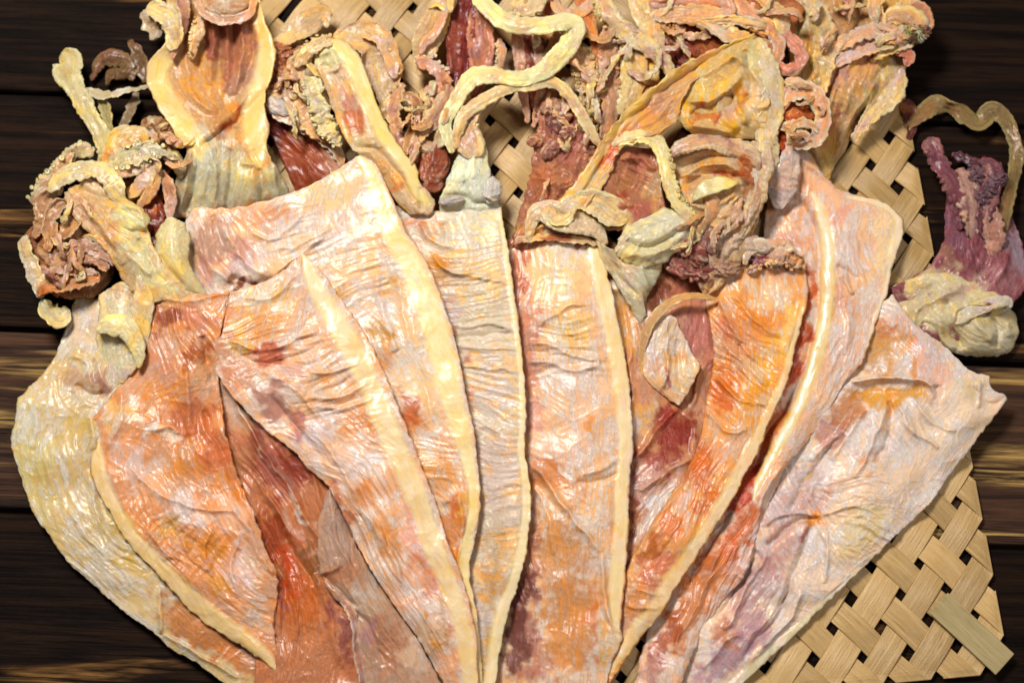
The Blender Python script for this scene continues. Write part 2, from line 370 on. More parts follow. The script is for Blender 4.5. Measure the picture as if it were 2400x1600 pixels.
def suckers(parent, frame, side, c, r=6.0, gap=10.0, t0=0.05, t1=0.95, jit=4.0, lift=1.0):
    """the small cups along an arm's edge, one joined strip"""
    X, S, N, w = frame; n = len(X)
    seg = np.concatenate([[0], np.cumsum(np.linalg.norm(np.diff(X, axis=0), axis=1))])
    k = max(3, int(seg[-1] * (t1 - t0) / gap)); V, F, C = [], [], []
    th = np.linspace(0.05, np.pi - 0.05, 7)[:, None]; ph = np.linspace(0, 2 * np.pi, 9, endpoint=False)[None, :]
    fb = wrapfaces(7, 9); b = 0
    for q in range(k):
        s = seg[-1] * (t0 + (t1 - t0) * (q + RNG.random() * 0.5) / k); i = min(n - 1, int(np.searchsorted(seg, s)))
        rr = r * RNG.uniform(0.4, 0.85); o = X[i] + S[i] * (side * w[i] * 0.92 + RNG.normal() * jit * 0.5) + N[i] * (lift + RNG.normal() * jit * 0.5)
        sx, sy, sz = RNG.uniform(0.7, 1.5), RNG.uniform(0.7, 1.5), RNG.uniform(0.5, 0.9)
        x, y, z = np.sin(th) * np.cos(ph) * sx, np.sin(th) * np.sin(ph) * sy, (np.cos(th) * sz - 0.5 * np.exp(-(th / 0.5) ** 2)) + 0 * ph
        p = o + rr * np.stack([x, y, z], -1).reshape(-1, 3)
        V.append(P(p[:, 0], -p[:, 1], p[:, 2])); F.append(fb + b); b += len(p)
        cc = lin(c, 1.2) * RNG.uniform(0.5, 0.9); C.append(np.broadcast_to(cc, p.shape))
    o = meshobj("sucker_row", np.vstack(V), np.vstack(F), ARM, parent, np.vstack(C), np.zeros((b, 2)))
    o["kind"] = "stuff"; return o
# ------------------------------------------------------------------ table of dark planks
def wood(name, lift):
    m, nd, ln, bs = nt(name)
    tc = nd.new("ShaderNodeTexCoord"); O = tc.outputs["Object"]
    oi = nd.new("ShaderNodeObjectInfo")
    sh = nd.new("ShaderNodeVectorMath"); sh.operation = 'ADD'; ln.new(O, sh.inputs[0])
    cb = nd.new("ShaderNodeCombineXYZ"); ln.new(mth(nd, ln, 'MULTIPLY', oi.outputs["Random"], 3.0), cb.inputs[0]); ln.new(mth(nd, ln, 'MULTIPLY', oi.outputs["Random"], 7.0), cb.inputs[1])
    ln.new(cb.outputs[0], sh.inputs[1]); V = sh.outputs[0]
    g1 = tex(nd, ln, V, 1.0, 5, 0.6, 0.6, (5, 62, 20))
    g2 = tex(nd, ln, V, 1.0, 6, 0.65, 0.8, (10, 210, 40))
    g3 = tex(nd, ln, V, 1.0, 4, 0.6, 0.3, (18, 700, 80))
    c = mix(nd, ln, ramp(nd, ln, g2, 0.35, 0.65), tuple(v * lift for v in (0.0042, 0.0026, 0.0022)), tuple(v * lift for v in (0.017, 0.0080, 0.0044)))
    c = mix(nd, ln, mth(nd, ln, 'MULTIPLY', ramp(nd, ln, g1, 0.585 - 0.02 * lift, 0.70), ramp(nd, ln, g2, 0.42, 0.60)), c, tuple(min(0.5, v * (0.55 + 0.45 * lift)) for v in (0.26, 0.125, 0.038)))
    c = mix(nd, ln, mth(nd, ln, 'MULTIPLY', ramp(nd, ln, g3, 0.50, 0.70), 0.45), c, mix(nd, ln, 1.0, c, (0.35, 0.30, 0.30), 'MULTIPLY'))
    ln.new(c, bs.inputs["Base Color"]); bs.inputs["Roughness"].default_value = 0.65; bs.inputs["Specular IOR Level"].default_value = 0.04
    b = nd.new("ShaderNodeBump"); b.inputs["Distance"].default_value = 0.0012; b.inputs["Strength"].default_value = 0.8
    ln.new(mth(nd, ln, 'ADD', g2, g3), b.inputs["Height"]); ln.new(b.outputs[0], bs.inputs["Normal"])
    return m
WOOD = wood("dark_stained_wood", 1.0); WOOD2 = wood("worn_stained_wood", 4.2)
table = bpy.data.objects.new("table_top", None); sc.collection.objects.link(table); table["kind"] = "structure"
table.rotation_euler = (0, 0, math.radians(-2.1)); table.location = (0, 0, -0.0015)
def seam_y(px, py):
    q = P(px, py, -8); a = math.radians(2.1); return q[0] * math.sin(a) + q[1] * math.cos(a)
ys = [seam_y(0, y) for y in (-330, 215, 770, 1195, 1700, 2100)]
for a, b in zip(ys[:-1], ys[1:]):
    hw = (a - b) / 2 - 0.0011; cyy = (a + b) / 2; c = 0.0016
    prof = [(-hw, -0.02), (-hw, -c), (-hw + c * 0.35, -c * 0.35), (-hw + c, 0), (hw - c, 0), (hw - c * 0.35, -c * 0.35), (hw, -c), (hw, -0.02)]
    xs = np.linspace(-0.75, 0.75, 2)
    V = np.array([(x, y, z) for x in xs for y, z in prof])
    F = [[0, 1, 6, 7], [1, 2, 5, 6], [2, 3, 4, 5], [8, 15, 14, 9], [9, 14, 13, 10], [10, 13, 12, 11]] + [[k, k + 8, (k + 1) % 8 + 8, (k + 1) % 8] for k in range(8)]
    me = bpy.data.meshes.new("plank"); me.from_pydata(V.tolist(), [], F); me.update()
    o = link("plank", me, WOOD2 if abs(a - ys[2]) < 1e-6 else WOOD, table); o.location = (0, cyy, 0)

# ------------------------------------------------------------------ woven bamboo tray
def bamboo(name, c0, c1, c2):
    m, nd, ln, bs = nt(name)
    tc = nd.new("ShaderNodeTexCoord"); U = tc.outputs["UV"]; oi = nd.new("ShaderNodeObjectInfo")
    g1 = tex(nd, ln, U, 1.0, 5, 0.6, 0.3, (9, 0.5, 1)); g2 = tex(nd, ln, U, 1.0, 6, 0.7, 0.5, (34, 1.3, 1)); g3 = tex(nd, ln, U, 2.4, 4, 0.6, 0.5)
    c = mix(nd, ln, oi.outputs["Random"], c0, c1)
    c = mix(nd, ln, mth(nd, ln, 'MULTIPLY', ramp(nd, ln, g1, 0.45, 0.75), 0.6), c, c2)
    c = mix(nd, ln, mth(nd, ln, 'MULTIPLY', ramp(nd, ln, g2, 0.54, 0.68), 0.75), c, mix(nd, ln, 1.0, c, (0.52, 0.40, 0.28), 'MULTIPLY'))
    c = mix(nd, ln, mth(nd, ln, 'MULTIPLY', ramp(nd, ln, g3, 0.52, 0.75), 0.35), c, mix(nd, ln, 1.0, c, (0.72, 0.60, 0.45), 'MULTIPLY'))
    ln.new(c, bs.inputs["Base Color"]); bs.inputs["Roughness"].default_value = 0.38; bs.inputs["Specular IOR Level"].default_value = 0.5
    b = nd.new("ShaderNodeBump"); b.inputs["Distance"].default_value = 0.0007; b.inputs["Strength"].default_value = 0.8
    ln.new(mth(nd, ln, 'ADD', mth(nd, ln, 'MULTIPLY', g2, 0.7), g1), b.inputs["Height"]); ln.new(b.outputs[0], bs.inputs["Normal"])
    return m
BAMBOO = bamboo("split_bamboo", (0.54, 0.335, 0.125), (0.34, 0.205, 0.070), (0.64, 0.43, 0.18))
OLIVE = bamboo("weathered_bamboo", (0.36, 0.27, 0.115), (0.32, 0.24, 0.11), (0.46, 0.36, 0.17))
tray = thing("bamboo_tray", "flat woven tray of pale bamboo strips lying under the dried squid", "tray", (1500, 900, 0))
H0 = P(2154, 1318, 8)[:2]; VA = (P(2110, 1390, 8) - P(2154, 1318, 8))[:2]; VB = (P(2221, 1380, 8) - P(2154, 1318, 8))[:2]
def cross(i, j): return H0 + (i + 0.5) * VA + (j + 0.5) * VB
DIFF, SUMM = (-3, 27), (-27, 3)                     # i-j at the right and left border, i+j at the far and near border
TZ, TA, TT = 8 * PX, 5.0 * PX, 4.6 * PX
def strip(p0, d, m0, m1, cut0, cut1, width, over, mat=BAMBOO, lift=0.0, name="strip"):
    """p0 + t*d, crossings at integer t; ends cut along the border directions so that strips meet in folds"""
    L = np.linalg.norm(d); dh = d / L; s = np.array((-dh[1], dh[0])); n = max(8, int((m1 - m0) * 9)); cols = np.linspace(-1, 1, 7)
    wv = 1 + 0.03 * RNG.normal(); hw = width / 2 * wv; ofs = RNG.normal() * 0.0006
    ang = RNG.normal() * 0.004
    V = []; UV = []; r = RNG.random(2) * 40
    tt = np.linspace(0, 1, n)
    top = np.empty((n, 7, 3)); uv = np.empty((n, 7, 2))
    for k, c in enumerate(cols):
        lat = s * (c * hw * (1 + 0.05 * RNG.normal() * (abs(c) > 0.9)) + ofs)
        def end(pt, cut):                               # parameter where this fibre reaches the border line
            if cut is None: return pt
            A = np.array([[d[0], -cut[0]], [d[1], -cut[1]]]); rhs = (p0 + pt * d) - (p0 + lat); return np.linalg.solve(A, rhs)[0]
        a, b = end(m0, cut0), end(m1, cut1)
        t = a + (b - a) * tt
        q = p0 + lat + t[:, None] * d + s * (ang * (t[:, None] - (m0 + m1) / 2) * L * 0.3)
        z = TZ + lift + TA * over * np.cos(np.pi * t) * 1.0 - 0.0005 * c * c * 0.8
        de = np.minimum(tt, 1 - tt) * (b - a) * L
        if cut0 is not None: z = np.where(tt < 0.5, TZ + (z - TZ) * sstep(0, 0.006, de), z)
        if cut1 is not None: z = np.where(tt >= 0.5, TZ + (z - TZ) * sstep(0, 0.006, de), z)
        top[:, k] = np.stack([q[:, 0], q[:, 1], z], 1)
        uv[:, k] = np.stack([np.full(n, c * hw / 0.02 + r[0]), t * L / 0.02 + r[1]], 1)
    bot = top[:, ::-1].copy(); bot[..., 2] -= TT
    V = np.concatenate([top, bot], 1); UVv = np.concatenate([uv, uv[:, ::-1]], 1)
    F = wrapfaces(n, 14); e = [[k, k + 1, 12 - k, 13 - k] for k in range(6)]
    e2 = [[(n - 1) * 14 + x for x in q[::-1]] for q in e]
    o = meshobj(name, V.reshape(-1, 3), np.vstack([F, e, e2]), mat, tray, None, UVv.reshape(-1, 2))
    o.data.polygons.foreach_set("use_smooth", np.zeros(len(o.data.polygons), bool))
    md = o.modifiers.new("edge", 'BEVEL'); md.width = 0.00025; md.segments = 1; md.limit_method = 'ANGLE'; md.angle_limit = math.radians(50)
    return o
EV, EH = VA + VB, VB - VA                            # border directions: right/left and near/far
for j in range(-34, 6):                              # strips along VA, index j fixed, i varies
    i0 = max(j + DIFF[0], SUMM[0] - j); i1 = min(j + DIFF[1], SUMM[1] - j)
    if i1 - i0 < 1: continue
    c0 = EV if j + DIFF[0] >= SUMM[0] - j else EH; c1 = EV if j + DIFF[1] <= SUMM[1] - j else EH
    p0 = cross(0, j)
    strip(p0, VA, i0, i1, c0, c1, 0.0120, -1 if (j % 2) else 1)
for i in range(-34, 20):                             # strips along VB, index i fixed, j varies
    if i == 0: continue
    j0 = max(i - DIFF[1], SUMM[0] - i); j1 = min(i - DIFF[0], SUMM[1] - i)
    if j1 - j0 < 1: continue
    c0 = EV if i - DIFF[1] >= SUMM[0] - i else EH; c1 = EV if i - DIFF[0] <= SUMM[1] - i else EH
    strip(cross(i, 0), VB, j0, j1, c0, c1, 0.0120, 1 if (i % 2) else -1)
# the weathered strip whose loose end sticks out over the corner
o = strip(cross(0, 0), VB, -24, 0.9, EH, None, 0.0120, -1)
o = strip(cross(0, 0), VB, 0.46, 2.74, None, None, 0.0122, 0, OLIVE, 0.0026)
o["label"] = "weathered olive strip with a loose end over the corner"
# ------------------------------------------------------------------ the squid: colours
CREAM, YEL, PALE, PINK, LILAC = (248, 232, 186), (244, 218, 140), (240, 214, 190), (232, 186, 172), (226, 198, 204)
ORG, DORG, BRN, RED, DRED = (222, 150, 76), (204, 112, 50), (182, 116, 76), (160, 72, 48), (118, 44, 34)
OLV, GREY, GRN, MAUVE, PURP, TAN = (190, 164, 92), (206, 194, 176), (202, 200, 156), (168, 116, 112), (112, 52, 82), (214, 168, 108)
GROUP = "split dried squid piled on the tray"
def squid(label, at): return thing("dried_squid", label, "dried squid", at, GROUP)

# ---- A: far left, pale grey-olive
A = squid("greyish cream dried squid at the far left overhanging the dark table", (200, 1050, 0))
sheet(A, "mantle", [
    [(178, 690, 30), (151, 773, 26), (133, 826, 24), (102, 872, 24), (58, 917, 26), (40, 935, 28), (33, 984, 26), (25, 1040, 24), (46, 1113, 22), (77, 1201, 22), (116, 1256, 22), (158, 1316, 22), (210, 1362, 22), (259, 1408, 22), (323, 1457, 22), (372, 1490, 22), (393, 1516, 22), (456, 1551, 22), (540, 1612, 22)],
    [(235, 700, 36), (235, 760, 36), (228, 850, 36), (215, 960, 36), (190, 1050, 34), (190, 1120, 32), (225, 1200, 30), (280, 1290, 28), (360, 1380, 28), (430, 1440, 26), (520, 1530, 24), (630, 1630, 22)],
    [(330, 700, 34), (320, 800, 34), (310, 900, 34), (320, 1020, 32), (360, 1150, 30), (440, 1300, 28), (560, 1420, 26), (680, 1560, 24), (720, 1650, 22)]],
    (204, 188, 158), [
    (70, 1060, 60, 200, -10, (198, 196, 160), .7), (180, 1010, 70, 60, 0, OLV, .6), (250, 1230, 60, 60, 0, OLV, .75), (305, 1325, 60, 26, 20, OLV, .8), (100, 1140, 30, 40, 0, OLV, .5),
    (170, 1290, 60, 26, 45, OLV, .4), (200, 760, 34, 90, 12, (216, 206, 214), .8), (200, 900, 60, 40, 0, (190, 142, 100), .8), (270, 960, 60, 50, 0, ORG, .35), (250, 890, 18, 36, 20, MAUVE, .7),
    (270, 1420, 160, 24, 37, (222, 214, 208), .7), (480, 1472, 150, 62, 35, (186, 122, 76), .95), (560, 1540, 90, 40, 35, (190, 118, 70), .8), (270, 1060, 50, 120, 0, (214, 190, 160), .5)],
    [([(178, 900), (205, 925), (250, 922)], 7, -12), ([(160, 830), (200, 850), (215, 905)], 8, 8), ([(225, 830), (235, 880), (262, 918)], 10, 10), ([(205, 1100), (240, 1230), (300, 1290)], 8, 8),
     ([(160, 1190), (200, 1260), (240, 1300)], 6, 7), ([(376, 1370), (372, 1430), (378, 1490)], 6, 9), ([(378, 1490), (440, 1520), (560, 1590)], 6, 8), ([(215, 960), (215, 1060)], 9, 8), ([(90, 940), (80, 1050)], 8, 6)],
    [(5, 80, 60, 14, 110, 1080, 90, 160), (4, 40, 50, 10, 230, 1300, 120, 100), (5, 110, 40, 12, 170, 850, 70, 120)], dome=8, rough=4, fine=1.6)

# ---- J: far right, pale lilac, lies lowest
J = squid("large pale lilac dried squid at the lower right with a purple head", (2050, 1150, 0))
sheet(J, "mantle", [
    [(2050, 715, 38), (2000, 800, 32), (1940, 890, 28), (1840, 1000, 24), (1750, 1150, 20), (1680, 1300, 20), (1600, 1450, 20), (1500, 1640, 20)],
    [(2080, 700, 48), (2095, 770, 40), (2090, 860, 36), (2075, 960, 48), (2000, 1100, 38), (1920, 1230, 38), (1850, 1340, 36), (1770, 1440, 34), (1620, 1640, 30)],
    [(2088, 692, 52), (2135, 765, 50), (2180, 840, 50), (2200, 940, 54), (2150, 1060, 50), (2060, 1180, 42), (1970, 1290, 40), (1850, 1420, 36), (1660, 1640, 32)],
    [(2092, 690, 50), (2151, 765, 48), (2210, 806, 48), (2256, 852, 48), (2291, 875, 50), (2319, 882, 54), (2325, 912, 54), (2360, 928, 50), (2340, 966, 48), (2312, 1000, 42), (2273, 1052, 40), (2221, 1120, 32), (2179, 1180, 30), (2109, 1246, 30), (2045, 1309, 30), (1968, 1383, 30), (1884, 1467, 30), (1800, 1546, 30), (1700, 1640, 30)]],
    (236, 216, 218), [
    (2150, 830, 60, 120, -35, (226, 180, 180), .8), (2060, 820, 80, 70, 0, (196, 148, 92), .95), (2075, 760, 26, 40, 0, (204, 130, 76), .9), (2105, 850, 20, 60, 20, (212, 198, 205), .8), (2134, 850, 14, 60, -10, ORG, .9),
    (2080, 925, 130, 26, 0, (212, 160, 84), .95), (1990, 960, 50, 60, 0, (190, 126, 66), .85), (2080, 975, 16, 60, 10, ORG, .6), (1950, 1010, 40, 60, 40, (170, 100, 80), .7),
    (1860, 1180, 120, 70, -40, (196, 162, 170), .85), (1830, 1290, 60, 90, 30, (198, 164, 172), .8), (1770, 1370, 60, 110, 40, (186, 140, 146), .8), (1915, 1215, 24, 16, 0, ORG, .9), (1890, 1240, 34, 10, -25, RED, .9),
    (1890, 1330, 60, 90, 20, (226, 214, 226), .8), (1760, 1470, 70, 60, 40, (184, 148, 160), .85), (1700, 1540, 110, 50, -40, (176, 140, 160), .9), (1700, 1480, 30, 40, 0, BRN, .8),
    (2040, 1080, 30, 40, 30, (196, 130, 70), .55), (2250, 1000, 100, 100, 0, (234, 222, 224), .6), (2020, 1250, 90, 60, -40, (226, 212, 176), .7), (2280, 910, 40, 30, 0, (206, 198, 176), .6)],
    [([(1990, 893), (2060, 884), (2168, 893), (2190, 930)], 7, 22), ([(1995, 918), (2080, 922), (2160, 916)], 18, -12), ([(2190, 900), (2186, 950)], 12, -14),
     ([(2075, 930), (2060, 1000), (2000, 1120)], 7, 12), ([(2100, 940), (2130, 1000), (2200, 1050)], 6, 10), ([(2130, 930), (2180, 985), (2240, 1010)], 6, 8), ([(2085, 940), (2085, 1020), (2050, 1080)], 9, -14),
     ([(2040, 950), (1990, 1010), (1950, 1080)], 8, 12), ([(2010, 960), (1960, 1020), (1900, 1080)], 7, 10), ([(1975, 1010), (1900, 1110), (1840, 1200)], 9, -12),
     ([(1918, 1212), (1860, 1230), (1790, 1290)], 8, -14), ([(1918, 1212), (1850, 1200), (1790, 1230)], 6, 10), ([(1918, 1212), (1880, 1290), (1850, 1370), (1830, 1430)], 8, -12), ([(1918, 1212), (1900, 1160), (1930, 1100)], 6, 9),
     ([(1918, 1212), (1960, 1190), (2020, 1180)], 5, 7), ([(1918, 1212), (1940, 1280), (1930, 1370)], 6, 8), ([(1860, 1360), (1820, 1450), (1740, 1540)], 9, -14), ([(1880, 1380), (1840, 1470), (1780, 1530)], 7, 10),
     ([(1800, 1280), (1750, 1380), (1700, 1470)], 7, 12), ([(1770, 1290), (1720, 1380), (1680, 1450)], 6, -10), ([(1740, 1480), (1700, 1500), (1650, 1570)], 8, 10), ([(2290, 890), (2300, 960)], 6, 9), ([(2270, 900), (2320, 950), (2350, 930)], 7, -8)],
    [(8, 55, 70, 13, 1850, 1230, 130, 130), (6, 120, 80, 12, 1790, 1420, 80, 130), (5, 65, 70, 12, 2100, 990, 110, 70), (5, 30, 40, 12, 2040, 1250, 90, 70), (4, 0, 40, 12, 2000, 1150, 120, 80)], us=[0, .3, .62, 1], dome=6, rough=5, fine=1.8, edge=7)
rim(J, "mantle_rim", [(2045, 1312, 34, 14), (1960, 1388, 36, 22), (1880, 1465, 36, 28), (1795, 1540, 36, 34), (1690, 1640, 36, 36)], (222, 212, 172), (232, 222, 196), (220, 200, 190), 12)

# ---- I: right, pink with a folded cream rim, orange tail
I = squid("pink dried squid with a folded cream rim beside the tray's right edge", (1930, 700, 0))
sheet(I, "mantle", [
    [(1822, 370, 50), (1800, 450, 40), (1790, 600, 26), (1830, 720, 26), (1820, 850, 26), (1780, 980, 26), (1720, 1110, 26), (1640, 1250, 26), (1560, 1390, 26), (1510, 1500, 26), (1480, 1640, 26)],
    [(1850, 345, 66), (1870, 420, 56), (1900, 520, 52), (1920, 640, 52), (1905, 760, 48), (1870, 890, 46), (1820, 1010, 44), (1765, 1130, 42), (1690, 1270, 42), (1630, 1390, 42), (1570, 1520, 40), (1540, 1640, 40)],
    [(1880, 350, 62), (1930, 425, 58), (1985, 500, 58), (2010, 600, 58), (1995, 700, 56), (1965, 800, 54), (1920, 910, 52), (1860, 1020, 50), (1800, 1140, 48), (1735, 1280, 46), (1680, 1370, 46), (1610, 1510, 44), (1570, 1640, 44)],
    [(1892, 352, 58), (1940, 420, 54), (1996, 455, 54), (2052, 466, 54), (2100, 494, 54), (2118, 528, 54), (2112, 570, 54), (2095, 616, 52), (2080, 682, 50), (2059, 738, 48), (2038, 808, 46), (2017, 854, 44), (1982, 896, 42), (1940, 966, 40), (1880, 1050, 38), (1835, 1106, 38), (1800, 1190, 38), (1775, 1250, 38), (1750, 1341, 38), (1708, 1390, 38), (1656, 1464, 38), (1621, 1541, 38), (1580, 1640, 38)]],
    (230, 192, 178), [
    (1850, 370, 40, 40, 0, (196, 176, 176), .8), (1860, 470, 60, 60, 0, (222, 160, 120), .7), (1960, 500, 50, 40, 0, (222, 164, 160), .7), (2070, 570, 46, 140, 10, (244, 224, 202), .8), (2050, 520, 60, 40, 20, (238, 214, 196), .6),
    (1990, 600, 60, 60, 0, (226, 196, 196), .7), (1980, 700, 40, 50, 0, (210, 150, 140), .5), (1970, 830, 60, 60, 0, (222, 190, 190), .7), (1850, 590, 50, 70, 0, (210, 140, 110), .7), (1890, 720, 26, 110, 8, (196, 96, 40), .95),
    (1860, 850, 26, 110, 15, (190, 84, 36), .95), (1800, 1010, 30, 90, 25, DORG, .95), (1740, 1130, 34, 90, 30, (186, 74, 34), .95), (1950, 920, 40, 70, 35, (232, 204, 200), .7), (1840, 1070, 26, 90, 30, (232, 190, 176), .8),
    (1750, 1220, 40, 70, 20, (206, 110, 60), .9), (1690, 1310, 60, 90, 30, (200, 104, 56), .9), (1620, 1420, 60, 130, 28, (212, 132, 76), .9), (1700, 1400, 30, 70, 30, (222, 172, 160), .8), (1760, 1290, 14, 80, 12, (220, 180, 180), .9),
    (1560, 1500, 26, 100, 24, (170, 90, 64), .8), (1530, 1570, 30, 60, 20, MAUVE, .7)],
    [([(1880, 480), (1912, 560), (1918, 700), (1890, 830), (1850, 930), (1800, 1020), (1760, 1100)], 14, -20, 1), ([(1850, 350), (1900, 390), (1960, 440)], 9, 9), ([(1960, 620), (2010, 660)], 8, -8), ([(1965, 640), (2000, 690)], 6, 9),
     ([(1970, 700), (1990, 760), (1980, 830)], 8, 8), ([(1830, 1090), (1780, 1200), (1765, 1320)], 8, 9), ([(1720, 1180), (1660, 1290), (1600, 1400)], 10, -9), ([(1690, 1290), (1640, 1400), (1580, 1530)], 8, 9), ([(1760, 1320), (1730, 1345), (1745, 1350)], 7, 8), ([(1790, 560), (1850, 600), (1890, 590)], 7, 9)],
    [(6, 75, 60, 13, 1990, 620, 60, 90), (5, 40, 40, 12, 1860, 560, 60, 70), (6, 118, 80, 13, 1680, 1330, 90, 160), (4, 115, 60, 12, 1960, 880, 70, 100), (5, 100, 50, 12, 1860, 430, 50, 70)], dome=4, rough=4, fine=1.6)
rim(I, "mantle_rim", [(1902, 452, 66, 10), (1922, 488, 74, 30), (1938, 560, 78, 42), (1940, 650, 76, 40), (1934, 740, 74, 40), (1914, 835, 72, 38), (1888, 915, 70, 36), (1850, 995, 66, 34), (1812, 1062, 62, 28), (1782, 1120, 58, 22), (1766, 1170, 54, 8)], YEL, (240, 226, 200), (226, 196, 120), 13)
rim(I, "mantle_rim", [(1990, 462, 58, 8), (2050, 474, 60, 18), (2098, 500, 60, 26), (2108, 540, 60, 34), (2096, 600, 58, 36), (2078, 680, 56, 26), (2055, 745, 53, 18), (2030, 820, 50, 12)], (248, 226, 186), (246, 226, 206), PALE, 10)

# ---- G: tucked between the centre squid and the orange one
G = squid("half hidden dried squid with a silvery membrane in a translucent loop", (1560, 900, 0))
sheet(G, "mantle", [
    [(1400, 560, 20), (1415, 700, 24), (1430, 850, 22), (1440, 1000, 18), (1440, 1150, 16), (1430, 1320, 16), (1420, 1500, 16)],
    [(1480, 580, 44), (1500, 690, 44), (1485, 850, 42), (1495, 990, 38), (1500, 1120, 34), (1490, 1260, 30), (1460, 1480, 26)],
    [(1580, 600, 30), (1590, 700, 34), (1590, 850, 34), (1570, 980, 28), (1570, 1080, 30), (1540, 1200, 28), (1490, 1440, 24)],
    [(1680, 600, 20), (1700, 700, 22), (1690, 850, 22), (1670, 1000, 20), (1640, 1120, 18), (1570, 1250, 18), (1510, 1440, 16)]],
    (196, 140, 110), [
    (1480, 660, 70, 60, 0, (222, 204, 166), .8), (1470, 760, 40, 70, 0, (226, 176, 120), .9), (1460, 870, 30, 60, 0, (220, 160, 120), .8), (1620, 660, 70, 60, 0, (170, 100, 84), .8), (1540, 690, 30, 50, 10, (110, 50, 30), .9),
    (1640, 780, 60, 70, 0, (182, 116, 112), .9), (1680, 860, 40, 80, 0, (176, 112, 100), .8), (1500, 970, 46, 50, 30, (222, 172, 110), .9), (1580, 1010, 56, 70, 20, (140, 50, 42), .95), (1540, 1080, 50, 40, 0, (150, 62, 56), .8),
    (1480, 1010, 20, 80, 0, (206, 190, 208), .8), (1500, 1140, 60, 60, -40, (196, 160, 160), .9), (1530, 1200, 24, 120, 32, (214, 204, 216), .9), (1470, 1250, 20, 60, 10, (130, 66, 50), .8), (1470, 1150, 16, 60, 0, (150, 70, 50), .7)],
    [([(1480, 800), (1478, 900), (1485, 1010)], 8, 9), ([(1590, 950), (1540, 1010), (1480, 1080)], 8, 12), ([(1600, 960), (1630, 1000), (1625, 1070)], 7, 9), ([(1625, 1072), (1560, 1110), (1500, 1150)], 6, 9), ([(1640, 1090), (1570, 1180), (1480, 1300)], 12, 10), ([(1450, 680), (1470, 800)], 8, -8), ([(1690, 810), (1640, 880), (1620, 960)], 7, 10)],
    [(6, 100, 60, 12, 1620, 800, 80, 110), (6, 125, 60, 12, 1530, 1190, 70, 90), (4, 85, 70, 12, 1470, 800, 50, 120)], us=[0, .33, .66, 1], rough=5, fine=1.8)
sheet(G, "membrane", [
    [(1543, 744, 60), (1522, 770, 56), (1500, 812, 52), (1500, 850, 50), (1510, 882, 50), (1545, 920, 48), (1580, 945, 48)],
    [(1562, 738, 62), (1565, 790, 66), (1565, 840, 66), (1562, 880, 62), (1565, 915, 58), (1588, 948, 48)],
    [(1582, 742, 60), (1600, 780, 58), (1625, 830, 56), (1642, 856, 56), (1632, 885, 54), (1612, 920, 50), (1594, 946, 48)]],
    (230, 190, 164), [(1530, 830, 30, 60, 0, (222, 190, 196), .7), (1610, 870, 30, 40, 0, (236, 214, 190), .7), (1555, 895, 10, 40, 10, (170, 80, 90), .8), (1590, 850, 30, 20, 0, ORG, .5), (1580, 770, 30, 30, 0, (226, 170, 120), .6)],
    [([(1560, 745), (1562, 840), (1555, 910)], 6, 10), ([(1590, 790), (1590, 860), (1600, 920)], 6, -8), ([(1535, 770), (1530, 870)], 6, 6)], [(5, 100, 40, 9, 1570, 840, 80, 90)], th=3, rough=4, fine=2.4, edge=4)
band(G, "loop_strip", [(1680, 702, 58, 6, -30), (1655, 695, 70, 14, -20), (1614, 694, 78, 18), (1566, 712, 78, 20), (1530, 748, 72, 22), (1508, 800, 60, 20), (1502, 850, 50, 10), (1510, 880, 46, 4)], (226, 180, 90), (216, 156, 90), (206, 150, 110), 4, mat=RIM, rough=1.2, frill=1)

